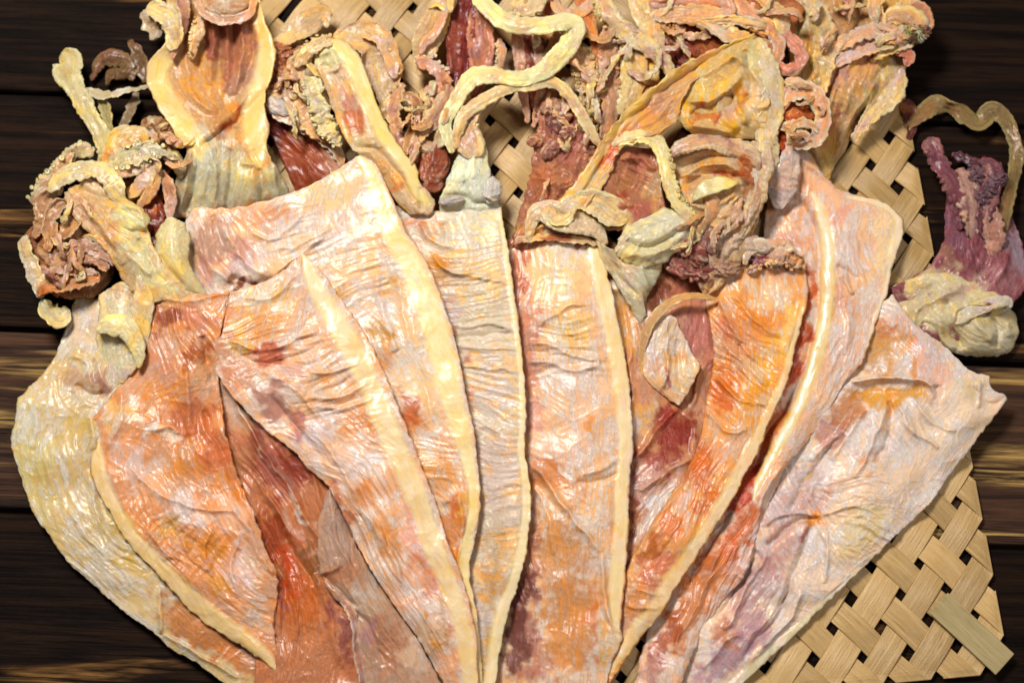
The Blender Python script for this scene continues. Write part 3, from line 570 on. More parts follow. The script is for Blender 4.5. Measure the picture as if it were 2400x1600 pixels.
# ---- H: orange, broad rim along its right side
H = squid("bright orange dried squid with a long cream rim right of the silvery membrane", (1700, 950, 0))
sheet(H, "mantle", [
    [(1660, 560, 40), (1645, 640, 34), (1655, 720, 34), (1672, 820, 34), (1655, 940, 36), (1632, 1050, 40), (1586, 1138, 40), (1533, 1218, 40), (1494, 1278, 40), (1466, 1340, 38), (1440, 1460, 34), (1410, 1600, 30)],
    [(1760, 560, 52), (1750, 650, 54), (1755, 740, 56), (1760, 840, 58), (1735, 950, 60), (1700, 1050, 60), (1650, 1140, 60), (1590, 1240, 58), (1545, 1320, 56), (1510, 1390, 52), (1470, 1490, 44), (1415, 1605, 36)],
    [(1850, 560, 56), (1885, 630, 62), (1894, 680, 66), (1889, 720, 68), (1868, 800, 70), (1845, 896, 70), (1812, 970, 70), (1775, 1060, 70), (1742, 1118, 68), (1722, 1162, 68), (1672, 1242, 66), (1628, 1312, 64), (1586, 1374, 62), (1548, 1440, 58), (1498, 1497, 50), (1430, 1600, 40)]],
    (222, 160, 106), [
    (1830, 600, 70, 50, 0, (214, 160, 140), .8), (1810, 690, 70, 50, 0, (236, 200, 170), .8), (1700, 640, 50, 60, 0, (226, 190, 160), .7), (1740, 780, 70, 80, 20, (224, 140, 60), .85), (1700, 900, 60, 60, 0, (212, 126, 50), .9),
    (1690, 925, 34, 30, 0, (206, 110, 40), .9), (1790, 880, 50, 110, 15, (236, 176, 84), .8), (1850, 780, 30, 90, 8, (238, 202, 136), .8), (1760, 960, 50, 80, 25, (228, 160, 80), .7), (1640, 1090, 50, 60, 30, (206, 110, 50), .9),
    (1690, 1080, 30, 50, 30, (226, 170, 150), .7), (1660, 1170, 22, 50, 20, (210, 120, 40), .9), (1610, 1190, 16, 70, 10, (226, 184, 176), .8), (1560, 1240, 30, 60, 30, (206, 120, 80), .8), (1520, 1290, 20, 50, 30, (180, 100, 30), .85),
    (1540, 1340, 40, 60, 30, (196, 110, 86), .8), (1490, 1430, 50, 70, 20, (206, 142, 96), .8), (1520, 1480, 60, 50, -40, (214, 168, 130), .6), (1700, 760, 30, 40, 0, (200, 120, 100), .6)],
    [([(1690, 690), (1720, 780), (1770, 850)], 7, 9), ([(1720, 680), (1780, 760), (1830, 790)], 7, 8), ([(1690, 800), (1740, 850), (1800, 900)], 6, 8), ([(1680, 880), (1740, 940), (1800, 940)], 6, 7), ([(1660, 960), (1700, 1010), (1760, 1010)], 6, 7),
     ([(1640, 1060), (1600, 1140), (1540, 1220), (1490, 1300)], 9, 10), ([(1690, 1040), (1620, 1180), (1560, 1280)], 8, 8), ([(1730, 800), (1735, 840)], 5, -9), ([(1660, 1100), (1600, 1220), (1530, 1330)], 8, -9), ([(1470, 1420), (1540, 1430)], 5, 7), ([(1480, 1380), (1550, 1390)], 5, 7), ([(1700, 590), (1760, 560), (1840, 610)], 8, 10)],
    [(8, 35, 60, 14, 1750, 830, 110, 140), (6, 118, 80, 14, 1640, 1140, 90, 120), (7, 50, 50, 12, 1820, 600, 80, 50), (4, 95, 50, 10, 1800, 700, 80, 60), (4, 10, 60, 12, 1510, 1400, 60, 80)], dome=8, rough=4, fine=1.8)
rim(H, "mantle_rim", [(1880, 720, 76, 10), (1862, 800, 80, 20), (1836, 896, 82, 26), (1802, 970, 82, 32), (1762, 1060, 82, 40), (1728, 1120, 82, 44), (1706, 1164, 82, 44), (1656, 1244, 80, 46), (1610, 1316, 76, 48), (1566, 1380, 70, 54), (1528, 1438, 64, 50), (1480, 1496, 54, 46), (1420, 1572, 44, 30)], (246, 226, 170), (240, 218, 190), (232, 186, 130), 15)

# ---- F: centre
F_ = squid("centre dried squid with a flat pale top and brown lower half", (1330, 1000, 0))
sheet(F_, "mantle", [
    [(1180, 560, 30), (1190, 700, 32), (1205, 850, 34), (1215, 1000, 34), (1215, 1150, 30), (1190, 1300, 26), (1170, 1450, 24), (1150, 1640, 24)],
    [(1260, 562, 52), (1268, 700, 54), (1290, 850, 56), (1300, 1000, 56), (1300, 1150, 54), (1280, 1300, 50), (1265, 1450, 46), (1250, 1640, 44)],
    [(1340, 564, 58), (1350, 700, 62), (1372, 850, 64), (1385, 1000, 64), (1385, 1150, 64), (1375, 1300, 60), (1360, 1450, 56), (1340, 1640, 52)],
    [(1400, 568, 58), (1412, 600, 60), (1428, 655, 62), (1445, 731, 64), (1461, 809, 64), (1473, 879, 64), (1480, 956, 64), (1485, 1050, 64), (1478, 1110, 64), (1474, 1180, 64), (1474, 1236, 64), (1470, 1295, 62), (1463, 1383, 60), (1455, 1467, 58), (1460, 1500, 56), (1442, 1534, 54), (1428, 1580, 52), (1420, 1640, 50)]],
    (228, 190, 166), [
    (1310, 640, 90, 80, 0, (238, 216, 188), .9), (1330, 760, 70, 40, -15, (232, 204, 160), .8), (1350, 800, 30, 40, 0, (226, 190, 120), .6), (1230, 820, 40, 200, 0, (196, 118, 92), .75), (1215, 640, 26, 90, 0, (190, 100, 66), .75),
    (1340, 930, 90, 90, 0, (232, 200, 190), .8), (1240, 960, 30, 90, 0, (206, 142, 130), .7), (1385, 1005, 20, 26, -30, ORG, .9), (1320, 1050, 70, 60, 0, (232, 196, 190), .7), (1280, 1110, 60, 50, 0, (206, 130, 80), .8), (1350, 1150, 60, 40, 30, (228, 150, 76), .8),
    (1400, 1180, 50, 70, 0, (234, 190, 150), .7), (1440, 1230, 20, 70, 0, ORG, .8), (1310, 1320, 80, 150, 0, (204, 148, 100), .95), (1340, 1450, 70, 150, 0, (206, 142, 88), .95), (1230, 1300, 40, 120, 10, (178, 120, 96), .9),
    (1215, 1460, 44, 170, 0, (112, 60, 56), .95), (1250, 1500, 16, 120, 0, (186, 130, 120), .7), (1392, 1470, 14, 90, 0, (206, 110, 60), .6), (1430, 1500, 40, 60, 0, (222, 176, 110), .8), (1270, 1560, 40, 70, 0, (190, 120, 100), .6), (1225, 1090, 16, 70, 0, (170, 70, 26), .9)],
    [([(1240, 1085), (1290, 1135), (1330, 1195), (1390, 1275), (1412, 1290)], 8, 14), ([(1412, 1290), (1416, 1350), (1424, 1420), (1448, 1480)], 7, 11), ([(1240, 800), (1300, 810), (1370, 840), (1420, 835)], 6, 8), ([(1230, 845), (1300, 850), (1360, 868), (1410, 850)], 7, 10), ([(1260, 770), (1300, 740), (1340, 712), (1390, 712)], 6, 8),
     ([(1232, 820), (1290, 830)], 10, -8), ([(1300, 720), (1330, 790), (1370, 800)], 7, -6), ([(1350, 1120), (1400, 1100), (1450, 1070)], 6, 7), ([(1340, 1135), (1400, 1125), (1450, 1100)], 5, -7), ([(1395, 1300), (1405, 1400), (1430, 1470)], 9, -9), ([(1250, 1130), (1290, 1230), (1300, 1300)], 7, 7)],
    [(9, 86, 160, 13, 1220, 1450, 55, 220), (5, 84, 130, 14, 1310, 1450, 70, 160), (6, -5, 90, 13, 1320, 800, 110, 90), (4, 30, 60, 14, 1330, 1130, 110, 90), (4, 88, 80, 16, 1250, 650, 60, 90)], us=[0, .33, .66, 1], dome=6, rough=3.4, fine=1.5)
rim(F_, "mantle_rim", [(1385, 566, 70, 22), (1395, 600, 72, 36), (1408, 655, 73, 42), (1424, 731, 74, 44), (1441, 809, 75, 42), (1452, 879, 75, 40), (1460, 956, 75, 38), (1465, 1050, 75, 36), (1459, 1110, 75, 34), (1455, 1180, 75, 36), (1454, 1236, 75, 38), (1450, 1300, 73, 40), (1443, 1383, 70, 36), (1441, 1450, 66, 22), (1448, 1490, 62, 8)], (250, 236, 190), (246, 224, 186), (242, 206, 178), 14)
band(F_, "torn_edge", [(1205, 566, 62, 14, 30), (1260, 556, 70, 18, 30), (1320, 560, 72, 18, 20), (1372, 564, 72, 16, 20), (1402, 574, 66, 8)], (224, 190, 130), (222, 170, 110), (160, 70, 50), 6, mat=RIM, rough=2)

# ---- E: tall pale one with sideways wrinkles
E = squid("slim pale dried squid with sideways wrinkles and a white neck", (1120, 900, 0))
sheet(E, "mantle", [
    [(915, 478, 46), (950, 600, 44), (1000, 760, 42), (1030, 900, 40), (1060, 1050, 38), (1080, 1200, 36), (1085, 1400, 34), (1100, 1640, 30)],
    [(1000, 494, 62), (1030, 600, 58), (1080, 760, 56), (1110, 900, 56), (1130, 1050, 54), (1140, 1200, 52), (1130, 1400, 46), (1125, 1640, 36)],
    [(1090, 488, 68), (1115, 600, 70), (1145, 760, 72), (1170, 900, 72), (1180, 1050, 72), (1190, 1200, 70), (1165, 1400, 62), (1140, 1640, 46)],
    [(1175, 485, 70), (1180, 521, 72), (1192, 588, 74), (1202, 660, 76), (1217, 773, 78), (1229, 879, 78), (1233, 956, 78), (1231, 1050, 78), (1243, 1138, 78), (1242, 1232, 76), (1228, 1316, 72), (1210, 1383, 66), (1194, 1430, 62), (1179, 1488, 58), (1155, 1640, 50)]],
    (240, 214, 188), [
    (1120, 530, 70, 50, 0, (244, 230, 206), .9), (1000, 540, 50, 40, 0, (222, 168, 124), .9), (960, 520, 30, 30, 0, (206, 110, 70), .6), (1130, 600, 60, 40, 0, (242, 224, 214), .8), (1020, 620, 40, 50, 20, (204, 140, 60), .9), (1060, 660, 60, 30, 0, (216, 160, 84), .7),
    (1050, 730, 26, 60, 0, (206, 184, 196), .8), (1120, 730, 60, 90, 0, (232, 206, 170), .7), (1060, 820, 30, 40, 0, (190, 120, 90), .8), (1140, 900, 70, 90, 0, (236, 208, 200), .8), (1090, 960, 30, 60, 0, (214, 160, 140), .7),
    (1110, 1030, 26, 50, 0, (190, 120, 80), .7), (1170, 1100, 60, 120, 0, (230, 196, 186), .8), (1190, 1200, 40, 70, 0, (236, 206, 190), .8), (1150, 1290, 40, 80, 0, (224, 184, 140), .8), (1160, 1380, 30, 60, 0, (222, 166, 96), .8), (1120, 1450, 20, 140, 0, (214, 192, 190), .8), (1150, 1500, 18, 120, 5, (210, 170, 100), .8)],
    [([(1020, 620), (1090, 650), (1190, 660)], 6, 9), ([(1010, 600), (1060, 640), (1150, 645)], 6, 8), ([(1060, 770), (1130, 760), (1205, 768)], 5, 9), ([(1060, 790), (1140, 785), (1210, 782)], 5, -7), ([(1070, 810), (1140, 815), (1215, 822)], 5, 8), ([(1080, 860), (1215, 870)], 4, 6), ([(1070, 1010), (1130, 1000), (1180, 1010)], 5, 6),
     ([(1150, 1150), (1200, 1130), (1240, 1150)], 5, 5), ([(1040, 520), (1050, 600)], 7, -7), ([(1180, 1250), (1150, 1350), (1120, 1500)], 9, -10), ([(990, 520), (1010, 560), (1060, 580)], 6, 9)],
    [(8, 0, 130, 11, 1110, 720, 140, 130), (5, 5, 90, 14, 1150, 950, 120, 200), (4, -10, 70, 16, 1190, 1200, 90, 120)], mat=WRINK, us=[0, .33, .66, 1], dome=4, rough=2.6, fine=1.3)
rim(E, "mantle_rim", [(1172, 500, 82, 10), (1184, 588, 86, 16), (1194, 660, 88, 16), (1209, 773, 90, 16), (1221, 879, 90, 16), (1225, 956, 90, 18), (1222, 1050, 90, 22), (1232, 1138, 90, 24), (1230, 1232, 88, 26), (1216, 1316, 84, 28), (1198, 1383, 78, 34), (1178, 1440, 72, 40), (1163, 1500, 66, 36), (1145, 1640, 56, 34)], (250, 238, 196), (248, 228, 196), (244, 220, 190), 12)

# ---- D: broad one under B with the upright hooded head
D = squid("broad pink dried squid with the tall hooded head at the upper left", (760, 700, 0))
sheet(D, "mantle", [
    [(452, 487, 52), (432, 530, 46), (440, 620, 42), (480, 700, 40), (600, 780, 40), (690, 920, 40), (790, 1100, 40), (880, 1280, 38), (980, 1450, 36), (1060, 1640, 34)],
    [(560, 484, 66), (560, 560, 58), (580, 650, 54), (660, 730, 56), (750, 840, 56), (830, 960, 56), (900, 1100, 54), (970, 1260, 52), (1030, 1420, 46), (1080, 1640, 40)],
    [(700, 445, 84), (720, 540, 80), (760, 630, 78), (830, 740, 76), (890, 850, 74), (940, 960, 72), (990, 1080, 70), (1030, 1230, 66), (1070, 1380, 58), (1100, 1640, 46)],
    [(845, 363, 92), (873, 377, 92), (898, 414, 90), (919, 466, 90), (951, 538, 90), (993, 600, 88), (1024, 668, 88), (1052, 745, 88), (1077, 833, 86), (1091, 914, 86), (1108, 991, 84), (1117, 1060, 82), (1125, 1140, 80), (1124, 1210, 78), (1112, 1270, 74), (1100, 1340, 68), (1115, 1420, 62), (1125, 1500, 56), (1135, 1640, 50)]],
    (232, 200, 180), [
    (500, 560, 60, 70, 0, (190, 140, 116), .9), (560, 600, 40, 60, 30, (200, 160, 166), .8), (480, 640, 40, 40, 0, (186, 130, 130), .7), (580, 665, 40, 16, -10, (110, 40, 26), .9), (590, 500, 110, 30, 0, (222, 160, 130), .7), (640, 540, 60, 40, 0, (200, 176, 190), .6),
    (760, 440, 80, 60, 0, (228, 210, 180), .8), (700, 560, 70, 60, 0, (232, 206, 196), .8), (820, 520, 60, 60, 0, (226, 196, 190), .7), (800, 690, 30, 30, 0, (200, 150, 60), .8), (910, 650, 34, 26, 0, (214, 164, 80), .8), (860, 700, 60, 60, 0, (218, 196, 194), .8),
    (890, 780, 24, 50, -20, (198, 148, 60), .85), (910, 850, 30, 50, -10, (208, 150, 100), .8), (980, 880, 60, 90, 0, (240, 214, 190), .7), (960, 1000, 50, 60, 0, (222, 150, 90), .8), (950, 960, 30, 50, -20, (180, 84, 36), .7), (1050, 1060, 40, 70, 0, (230, 176, 140), .8),
    (1030, 1120, 50, 60, 0, (214, 152, 90), .8), (1070, 1200, 24, 60, 0, (206, 112, 60), .9), (1060, 1280, 40, 90, 0, (212, 136, 60), .95), (1085, 1190, 16, 30, 0, (230, 190, 120), .7), (1080, 1420, 30, 90, 0, (214, 150, 90), .8)],
    [([(640, 640), (700, 600), (760, 550)], 6, 9), ([(620, 590), (700, 575), (770, 530)], 5, 7), ([(450, 510), (480, 600), (540, 660)], 10, 12), ([(520, 520), (560, 600), (620, 640)], 9, 11), ([(500, 500), (530, 600)], 9, -10), ([(540, 650), (590, 668), (640, 650)], 9, -18), ([(590, 545), (640, 560), (720, 500)], 6, 7),
     ([(880, 640), (890, 700), (920, 790)], 6, 8), ([(850, 640), (900, 620)], 6, -7), ([(900, 760), (930, 820)], 7, 9), ([(1075, 1150), (1085, 1230), (1070, 1330)], 8, 9), ([(1050, 1180), (1050, 1280)], 12, -10), ([(890, 560), (940, 700), (980, 850), (1020, 1000)], 8, -6, 1)],
    [(8, 60, 70, 13, 530, 580, 110, 90), (5, -25, 80, 11, 690, 570, 90, 60), (5, -20, 60, 13, 860, 640, 80, 80), (4, 10, 60, 14, 1000, 1080, 90, 80), (4, 60, 60, 14, 900, 820, 70, 90)], us=[0, .3, .62, 1], dome=6, rough=4, fine=1.7)
rim(D, "mantle_rim", [(840, 368, 102, 14), (866, 400, 104, 34), (886, 460, 104, 46), (916, 540, 104, 54), (956, 610, 102, 60), (988, 680, 102, 64), (1014, 752, 102, 68), (1038, 833, 100, 68), (1054, 914, 100, 62), (1076, 991, 97, 52), (1094, 1062, 93, 38), (1108, 1140, 90, 28), (1108, 1200, 88, 26), (1096, 1262, 84, 28), (1086, 1330, 78, 32), (1096, 1400, 72, 32), (1112, 1490, 66, 26), (1128, 1640, 58, 22)], (250, 236, 180), (246, 226, 180), (244, 212, 130), 16)

# ---- B: wide opened one on top at the left
B = squid("wide orange and pink dried squid opened flat on top at the left", (600, 1050, 0))
sheet(B, "mantle", [
    [(420, 840, 46), (450, 950, 46), (520, 1060, 44), (570, 1180, 44), (600, 1300, 42), (610, 1420, 42), (600, 1540, 40), (590, 1650, 38)],
    [(560, 850, 62), (580, 950, 58), (630, 1080, 54), (680, 1220, 52), (700, 1340, 50), (710, 1460, 48), (720, 1560, 46), (730, 1650, 44)],
    [(690, 880, 60), (740, 1000, 54), (790, 1130, 50), (830, 1260, 46), (860, 1380, 44), (900, 1480, 42), (940, 1560, 40), (980, 1650, 40)]],
    (190, 122, 88), [
    (637, 1080, 12, 230, -31, (226, 206, 196), .85), (690, 1250, 12, 120, -28, (206, 150, 130), .7), (720, 1420, 40, 100, -10, (206, 130, 84), .7), (560, 930, 70, 90, -20, (212, 168, 140), .9), (620, 1010, 60, 40, 30, (206, 150, 124), .7), (600, 1060, 40, 60, -30, (150, 84, 66), .8), (650, 1100, 50, 90, -30, (160, 92, 84), .8), (700, 1080, 40, 60, 0, (142, 66, 52), .9), (560, 1090, 40, 60, -20, (176, 120, 90), .7), (640, 1260, 40, 90, -15, (150, 66, 40), .85),
    (700, 1400, 60, 90, 0, (192, 106, 62), .9), (680, 1330, 30, 60, 0, (196, 84, 40), .8), (740, 1330, 26, 70, -20, (130, 84, 50), .8), (700, 1540, 90, 60, 0, (190, 124, 88), .8), (800, 1480, 24, 90, -15, (140, 84, 84), .8), (660, 1400, 12, 50, 5, (150, 90, 90), .6)],
    [([(530, 900), (596, 1022), (660, 1115), (720, 1215), (745, 1260)], 8, 16, 1), ([(560, 940), (640, 1050), (700, 1150)], 12, -12), ([(600, 1120), (680, 1240), (740, 1330)], 9, 9), ([(620, 1180), (680, 1290), (740, 1370)], 8, -9), ([(640, 1300), (690, 1380), (700, 1500)], 9, 9), ([(665, 1290), (668, 1400), (660, 1500)], 8, -9), ([(740, 1340), (770, 1430), (790, 1560)], 9, 9), ([(720, 1060), (745, 1140), (760, 1200)], 8, 10)],
    [(8, 58, 120, 13, 650, 1180, 90, 180), (5, 85, 90, 12, 700, 1480, 90, 120)], dome=0, rough=4, fine=1.8)
sheet(B, "mantle_lobe", [
    [(356, 684, 78), (350, 724, 70), (345, 766, 66), (340, 837, 60), (312, 872, 54), (262, 925, 50), (215, 990, 48), (213, 1050, 48), (216, 1120, 48), (260, 1208, 48), (305, 1278, 48), (379, 1355, 48), (456, 1440, 48), (600, 1537, 46), (640, 1570, 44)],
    [(450, 690, 86), (440, 760, 78), (420, 840, 72), (390, 920, 66), (370, 1000, 64), (365, 1080, 64), (390, 1160, 64), (430, 1240, 62), (480, 1330, 62), (550, 1440, 58), (610, 1530, 52), (648, 1575, 46)],
    [(540, 684, 86), (520, 770, 84), (510, 850, 80), (520, 940, 76), (530, 1020, 74), (560, 1120, 72), (600, 1212, 70), (628, 1295, 68), (650, 1341, 66), (650, 1400, 62), (642, 1450, 58), (650, 1523, 52), (655, 1580, 46)]],
    (214, 150, 108), [
    (390, 730, 46, 70, 0, (146, 80, 62), .9), (470, 740, 60, 30, 0, (200, 136, 120), .8), (430, 700, 90, 16, 5, (232, 190, 150), .7), (380, 850, 40, 60, 0, (204, 150, 130), .8), (460, 830, 40, 50, 20, (160, 86, 54), .8), (350, 940, 80, 50, -30, (216, 138, 64), .95),
    (480, 880, 30, 60, 0, (196, 150, 116), .8), (450, 980, 60, 60, 0, (190, 110, 76), .85), (380, 1005, 50, 18, 0, (234, 212, 206), .9), (280, 970, 60, 40, -30, (228, 190, 140), .8), (500, 1060, 50, 60, 0, (198, 114, 80), .9), (410, 1090, 50, 60, 20, (214, 142, 76), .85),
    (310, 1080, 50, 60, 0, (222, 178, 166), .8), (360, 1140, 50, 60, 0, (226, 190, 180), .7), (440, 1190, 60, 40, 30, (232, 200, 200), .8), (400, 1240, 40, 50, 30, (206, 160, 90), .8), (480, 1280, 50, 40, 30, (204, 136, 70), .85), (540, 1210, 60, 50, 30, (232, 196, 190), .8),
    (560, 1130, 22, 60, -20, (214, 130, 50), .9), (570, 1330, 50, 60, 30, (230, 190, 190), .85), (520, 1370, 30, 40, 20, (208, 152, 80), .7), (600, 1330, 30, 60, -10, (220, 160, 100), .7), (590, 1440, 50, 60, 30, (226, 184, 160), .8), (540, 780, 40, 90, 0, (206, 138, 100), .8), (520, 720, 60, 30, 0, (222, 166, 126), .7)],
    [([(356, 690), (440, 706), (540, 690)], 7, 8, 1), ([(400, 720), (430, 800), (480, 850)], 10, 10), ([(470, 790), (490, 850), (500, 900)], 10, -16), ([(350, 1010), (400, 1000), (420, 1015)], 8, 9), ([(430, 850), (440, 950), (430, 1030)], 9, 9), ([(300, 1090), (380, 1160), (470, 1190), (560, 1200)], 7, 8),
     ([(340, 1230), (380, 1290), (420, 1320)], 7, 8), ([(420, 1250), (450, 1310), (500, 1350)], 6, 8), ([(540, 1170), (600, 1280), (640, 1350)], 8, 9), ([(480, 960), (540, 1100), (590, 1210)], 8, -9), ([(290, 900), (280, 1000), (240, 1060)], 10, 8), ([(500, 1230), (480, 1290), (490, 1340)], 6, 8), ([(560, 1250), (540, 1320), (560, 1400)], 6, 8)],
    [(8, 60, 50, 13, 440, 1200, 160, 150), (6, -50, 40, 11, 400, 1280, 120, 80), (7, 70, 60, 14, 420, 800, 100, 110), (6, 75, 70, 13, 480, 1010, 110, 110), (6, 40, 50, 12, 560, 1380, 90, 110)], dome=6, rough=5, fine=2.2, jag=4)
rim(B, "mantle_rim", [(222, 1000, 56, 14), (226, 1060, 60, 34), (240, 1130, 62, 42), (280, 1212, 62, 46), (326, 1280, 62, 50), (400, 1358, 62, 58), (478, 1432, 60, 56), (560, 1490, 58, 50), (625, 1542, 54, 36), (645, 1575, 48, 10)], (238, 222, 176), (236, 214, 172), (226, 200, 150), 14)
sheet(B, "mantle_lobe", [
    [(540, 684, 86), (520, 770, 86), (500, 850, 80), (545, 930, 80), (612, 998, 78), (682, 1052, 74), (724, 1100, 70), (768, 1140, 70), (810, 1218, 68), (852, 1306, 66), (926, 1421, 62), (986, 1505, 58), (1060, 1640, 54)],
    [(640, 650, 92), (640, 740, 92), (660, 830, 92), (720, 910, 92), (780, 1000, 90), (830, 1080, 88), (870, 1170, 86), (910, 1270, 82), (960, 1370, 78), (1010, 1470, 72), (1090, 1640, 62)],
    [(709, 592, 92), (765, 650, 94), (807, 710, 96), (856, 780, 98), (898, 866, 98), (933, 952, 98), (975, 1055, 96), (1021, 1173, 92), (1052, 1274, 88), (1085, 1359, 84), (1112, 1464, 78), (1120, 1560, 72), (1122, 1640, 66)]],
    (226, 186, 166), [
    (525, 770, 50, 130, 0, (206, 138, 100), .9), (570, 740, 30, 70, 10, (216, 160, 120), .6), (620, 700, 70, 50, 0, (232, 206, 170), .8), (660, 690, 30, 40, 0, (220, 170, 90), .6), (600, 770, 80, 50, -15, (216, 150, 84), .85), (640, 830, 60, 26, -10, (180, 80, 56), .8), (560, 880, 50, 50, 0, (206, 130, 90), .6), (700, 800, 50, 50, 0, (226, 190, 180), .7), (560, 790, 26, 70, 0, (226, 186, 120), .7),
    (740, 890, 60, 60, 0, (222, 192, 180), .8), (760, 870, 20, 20, 0, ORG, .8), (690, 880, 40, 30, 0, (190, 150, 150), .7), (640, 940, 60, 40, 30, (170, 116, 110), .8), (850, 1000, 60, 60, -30, (212, 140, 80), .8), (740, 1010, 60, 50, 0, (214, 196, 214), .8), (690, 1000, 26, 40, -20, (176, 104, 96), .7),
    (850, 1070, 60, 60, 0, (236, 214, 222), .9), (800, 1100, 40, 60, -30, (230, 204, 210), .8), (850, 1160, 40, 40, 0, (216, 140, 70), .8), (930, 1130, 60, 60, 0, (230, 190, 176), .8), (800, 1180, 24, 70, -28, (180, 100, 60), .8), (910, 1270, 26, 60, -25, (208, 140, 70), .8),
    (970, 1250, 40, 70, -20, (230, 180, 184), .8), (1000, 1330, 40, 70, -20, (214, 140, 110), .7), (960, 1400, 50, 90, -25, (228, 190, 186), .8), (1040, 1400, 20, 100, -15, (210, 140, 130), .8), (1020, 1500, 30, 70, -20, (220, 160, 90), .8), (1060, 1560, 40, 60, 0, (222, 170, 150), .6)],
    [([(540, 800), (620, 820), (700, 790), (750, 770)], 6, 9), ([(540, 820), (620, 850), (700, 830), (760, 800)], 6, -9), ([(720, 930), (790, 930), (860, 900)], 6, 8), ([(720, 950), (800, 955), (870, 930)], 6, 7), ([(600, 860), (700, 920), (760, 990)], 8, 8), ([(640, 920), (690, 1000), (760, 1080)], 9, -11), ([(730, 1000), (800, 1100), (870, 1220), (960, 1380)], 8, 9),
     ([(820, 1100), (900, 1240), (980, 1400)], 8, -8), ([(720, 870), (780, 870), (840, 850)], 5, 7), ([(1000, 1250), (1040, 1400), (1060, 1560)], 8, -7), ([(900, 1240), (960, 1350), (1010, 1480)], 7, 8), ([(575, 690), (640, 700), (700, 640)], 7, 7)],
    [(7, -12, 90, 11, 640, 820, 120, 80), (7, -14, 80, 12, 780, 920, 100, 80), (7, 58, 80, 14, 900, 1220, 110, 190), (5, 30, 50, 13, 820, 1060, 100, 90), (5, 68, 80, 13, 1010, 1430, 80, 160)], dome=4, rough=5, fine=2.0)
rim(B, "mantle_rim", [(712, 596, 102, 14), (726, 640, 106, 40), (764, 716, 110, 54), (806, 784, 112, 60), (850, 866, 112, 62), (888, 952, 112, 62), (930, 1055, 110, 62), (980, 1173, 106, 58), (1014, 1276, 102, 54), (1048, 1362, 97, 50), (1082, 1466, 90, 48), (1098, 1560, 82, 44), (1104, 1650, 76, 40)], (248, 232, 180), (244, 222, 186), (238, 206, 150), 16)
sheet(B, "fin", [
    [(766, 1150, 66), (744, 1236, 58), (748, 1330, 56), (775, 1392, 58), (820, 1432, 60), (831, 1470, 58), (838, 1540, 54), (860, 1650, 50)],
    [(771, 1146, 70), (790, 1236, 76), (815, 1320, 76), (850, 1400, 76), (890, 1470, 72), (930, 1550, 66), (960, 1650, 58)],
    [(776, 1150, 66), (808, 1218, 58), (850, 1306, 56), (924, 1421, 54), (984, 1505, 52), (1060, 1650, 50)]],
    (176, 140, 122), [(790, 1240, 40, 90, -15, (176, 146, 136), .9), (800, 1340, 50, 40, 0, (176, 122, 96), .8), (860, 1400, 40, 60, -30, (196, 172, 160), .8), (900, 1500, 50, 80, -25, (176, 124, 100), .8), (970, 1540, 40, 60, -30, (206, 182, 170), .7), (860, 1480, 30, 40, 0, (170, 130, 140), .7)],
    [([(750, 1342), (790, 1330), (790, 1310)], 6, 8), ([(755, 1340), (800, 1390), (840, 1420)], 7, -9), ([(770, 1170), (800, 1280), (850, 1380), (920, 1500)], 7, 6), ([(830, 1430), (870, 1470), (900, 1560)], 7, -7), ([(790, 1230), (830, 1330)], 6, -5)],
    [(4, 68, 120, 12, 830, 1330, 80, 160), (4, 62, 70, 12, 920, 1500, 90, 100)], th=6, rough=3, fine=1.4)
band(B, "fin_edge", [(800, 1405, 64, 14, 40), (822, 1432, 66, 20, 40), (832, 1475, 64, 22, 40), (838, 1530, 60, 22, 30), (850, 1600, 58, 16, 30)], (196, 160, 160), (150, 80, 90), LILAC, 7, mat=ARM, rough=3)

flush()
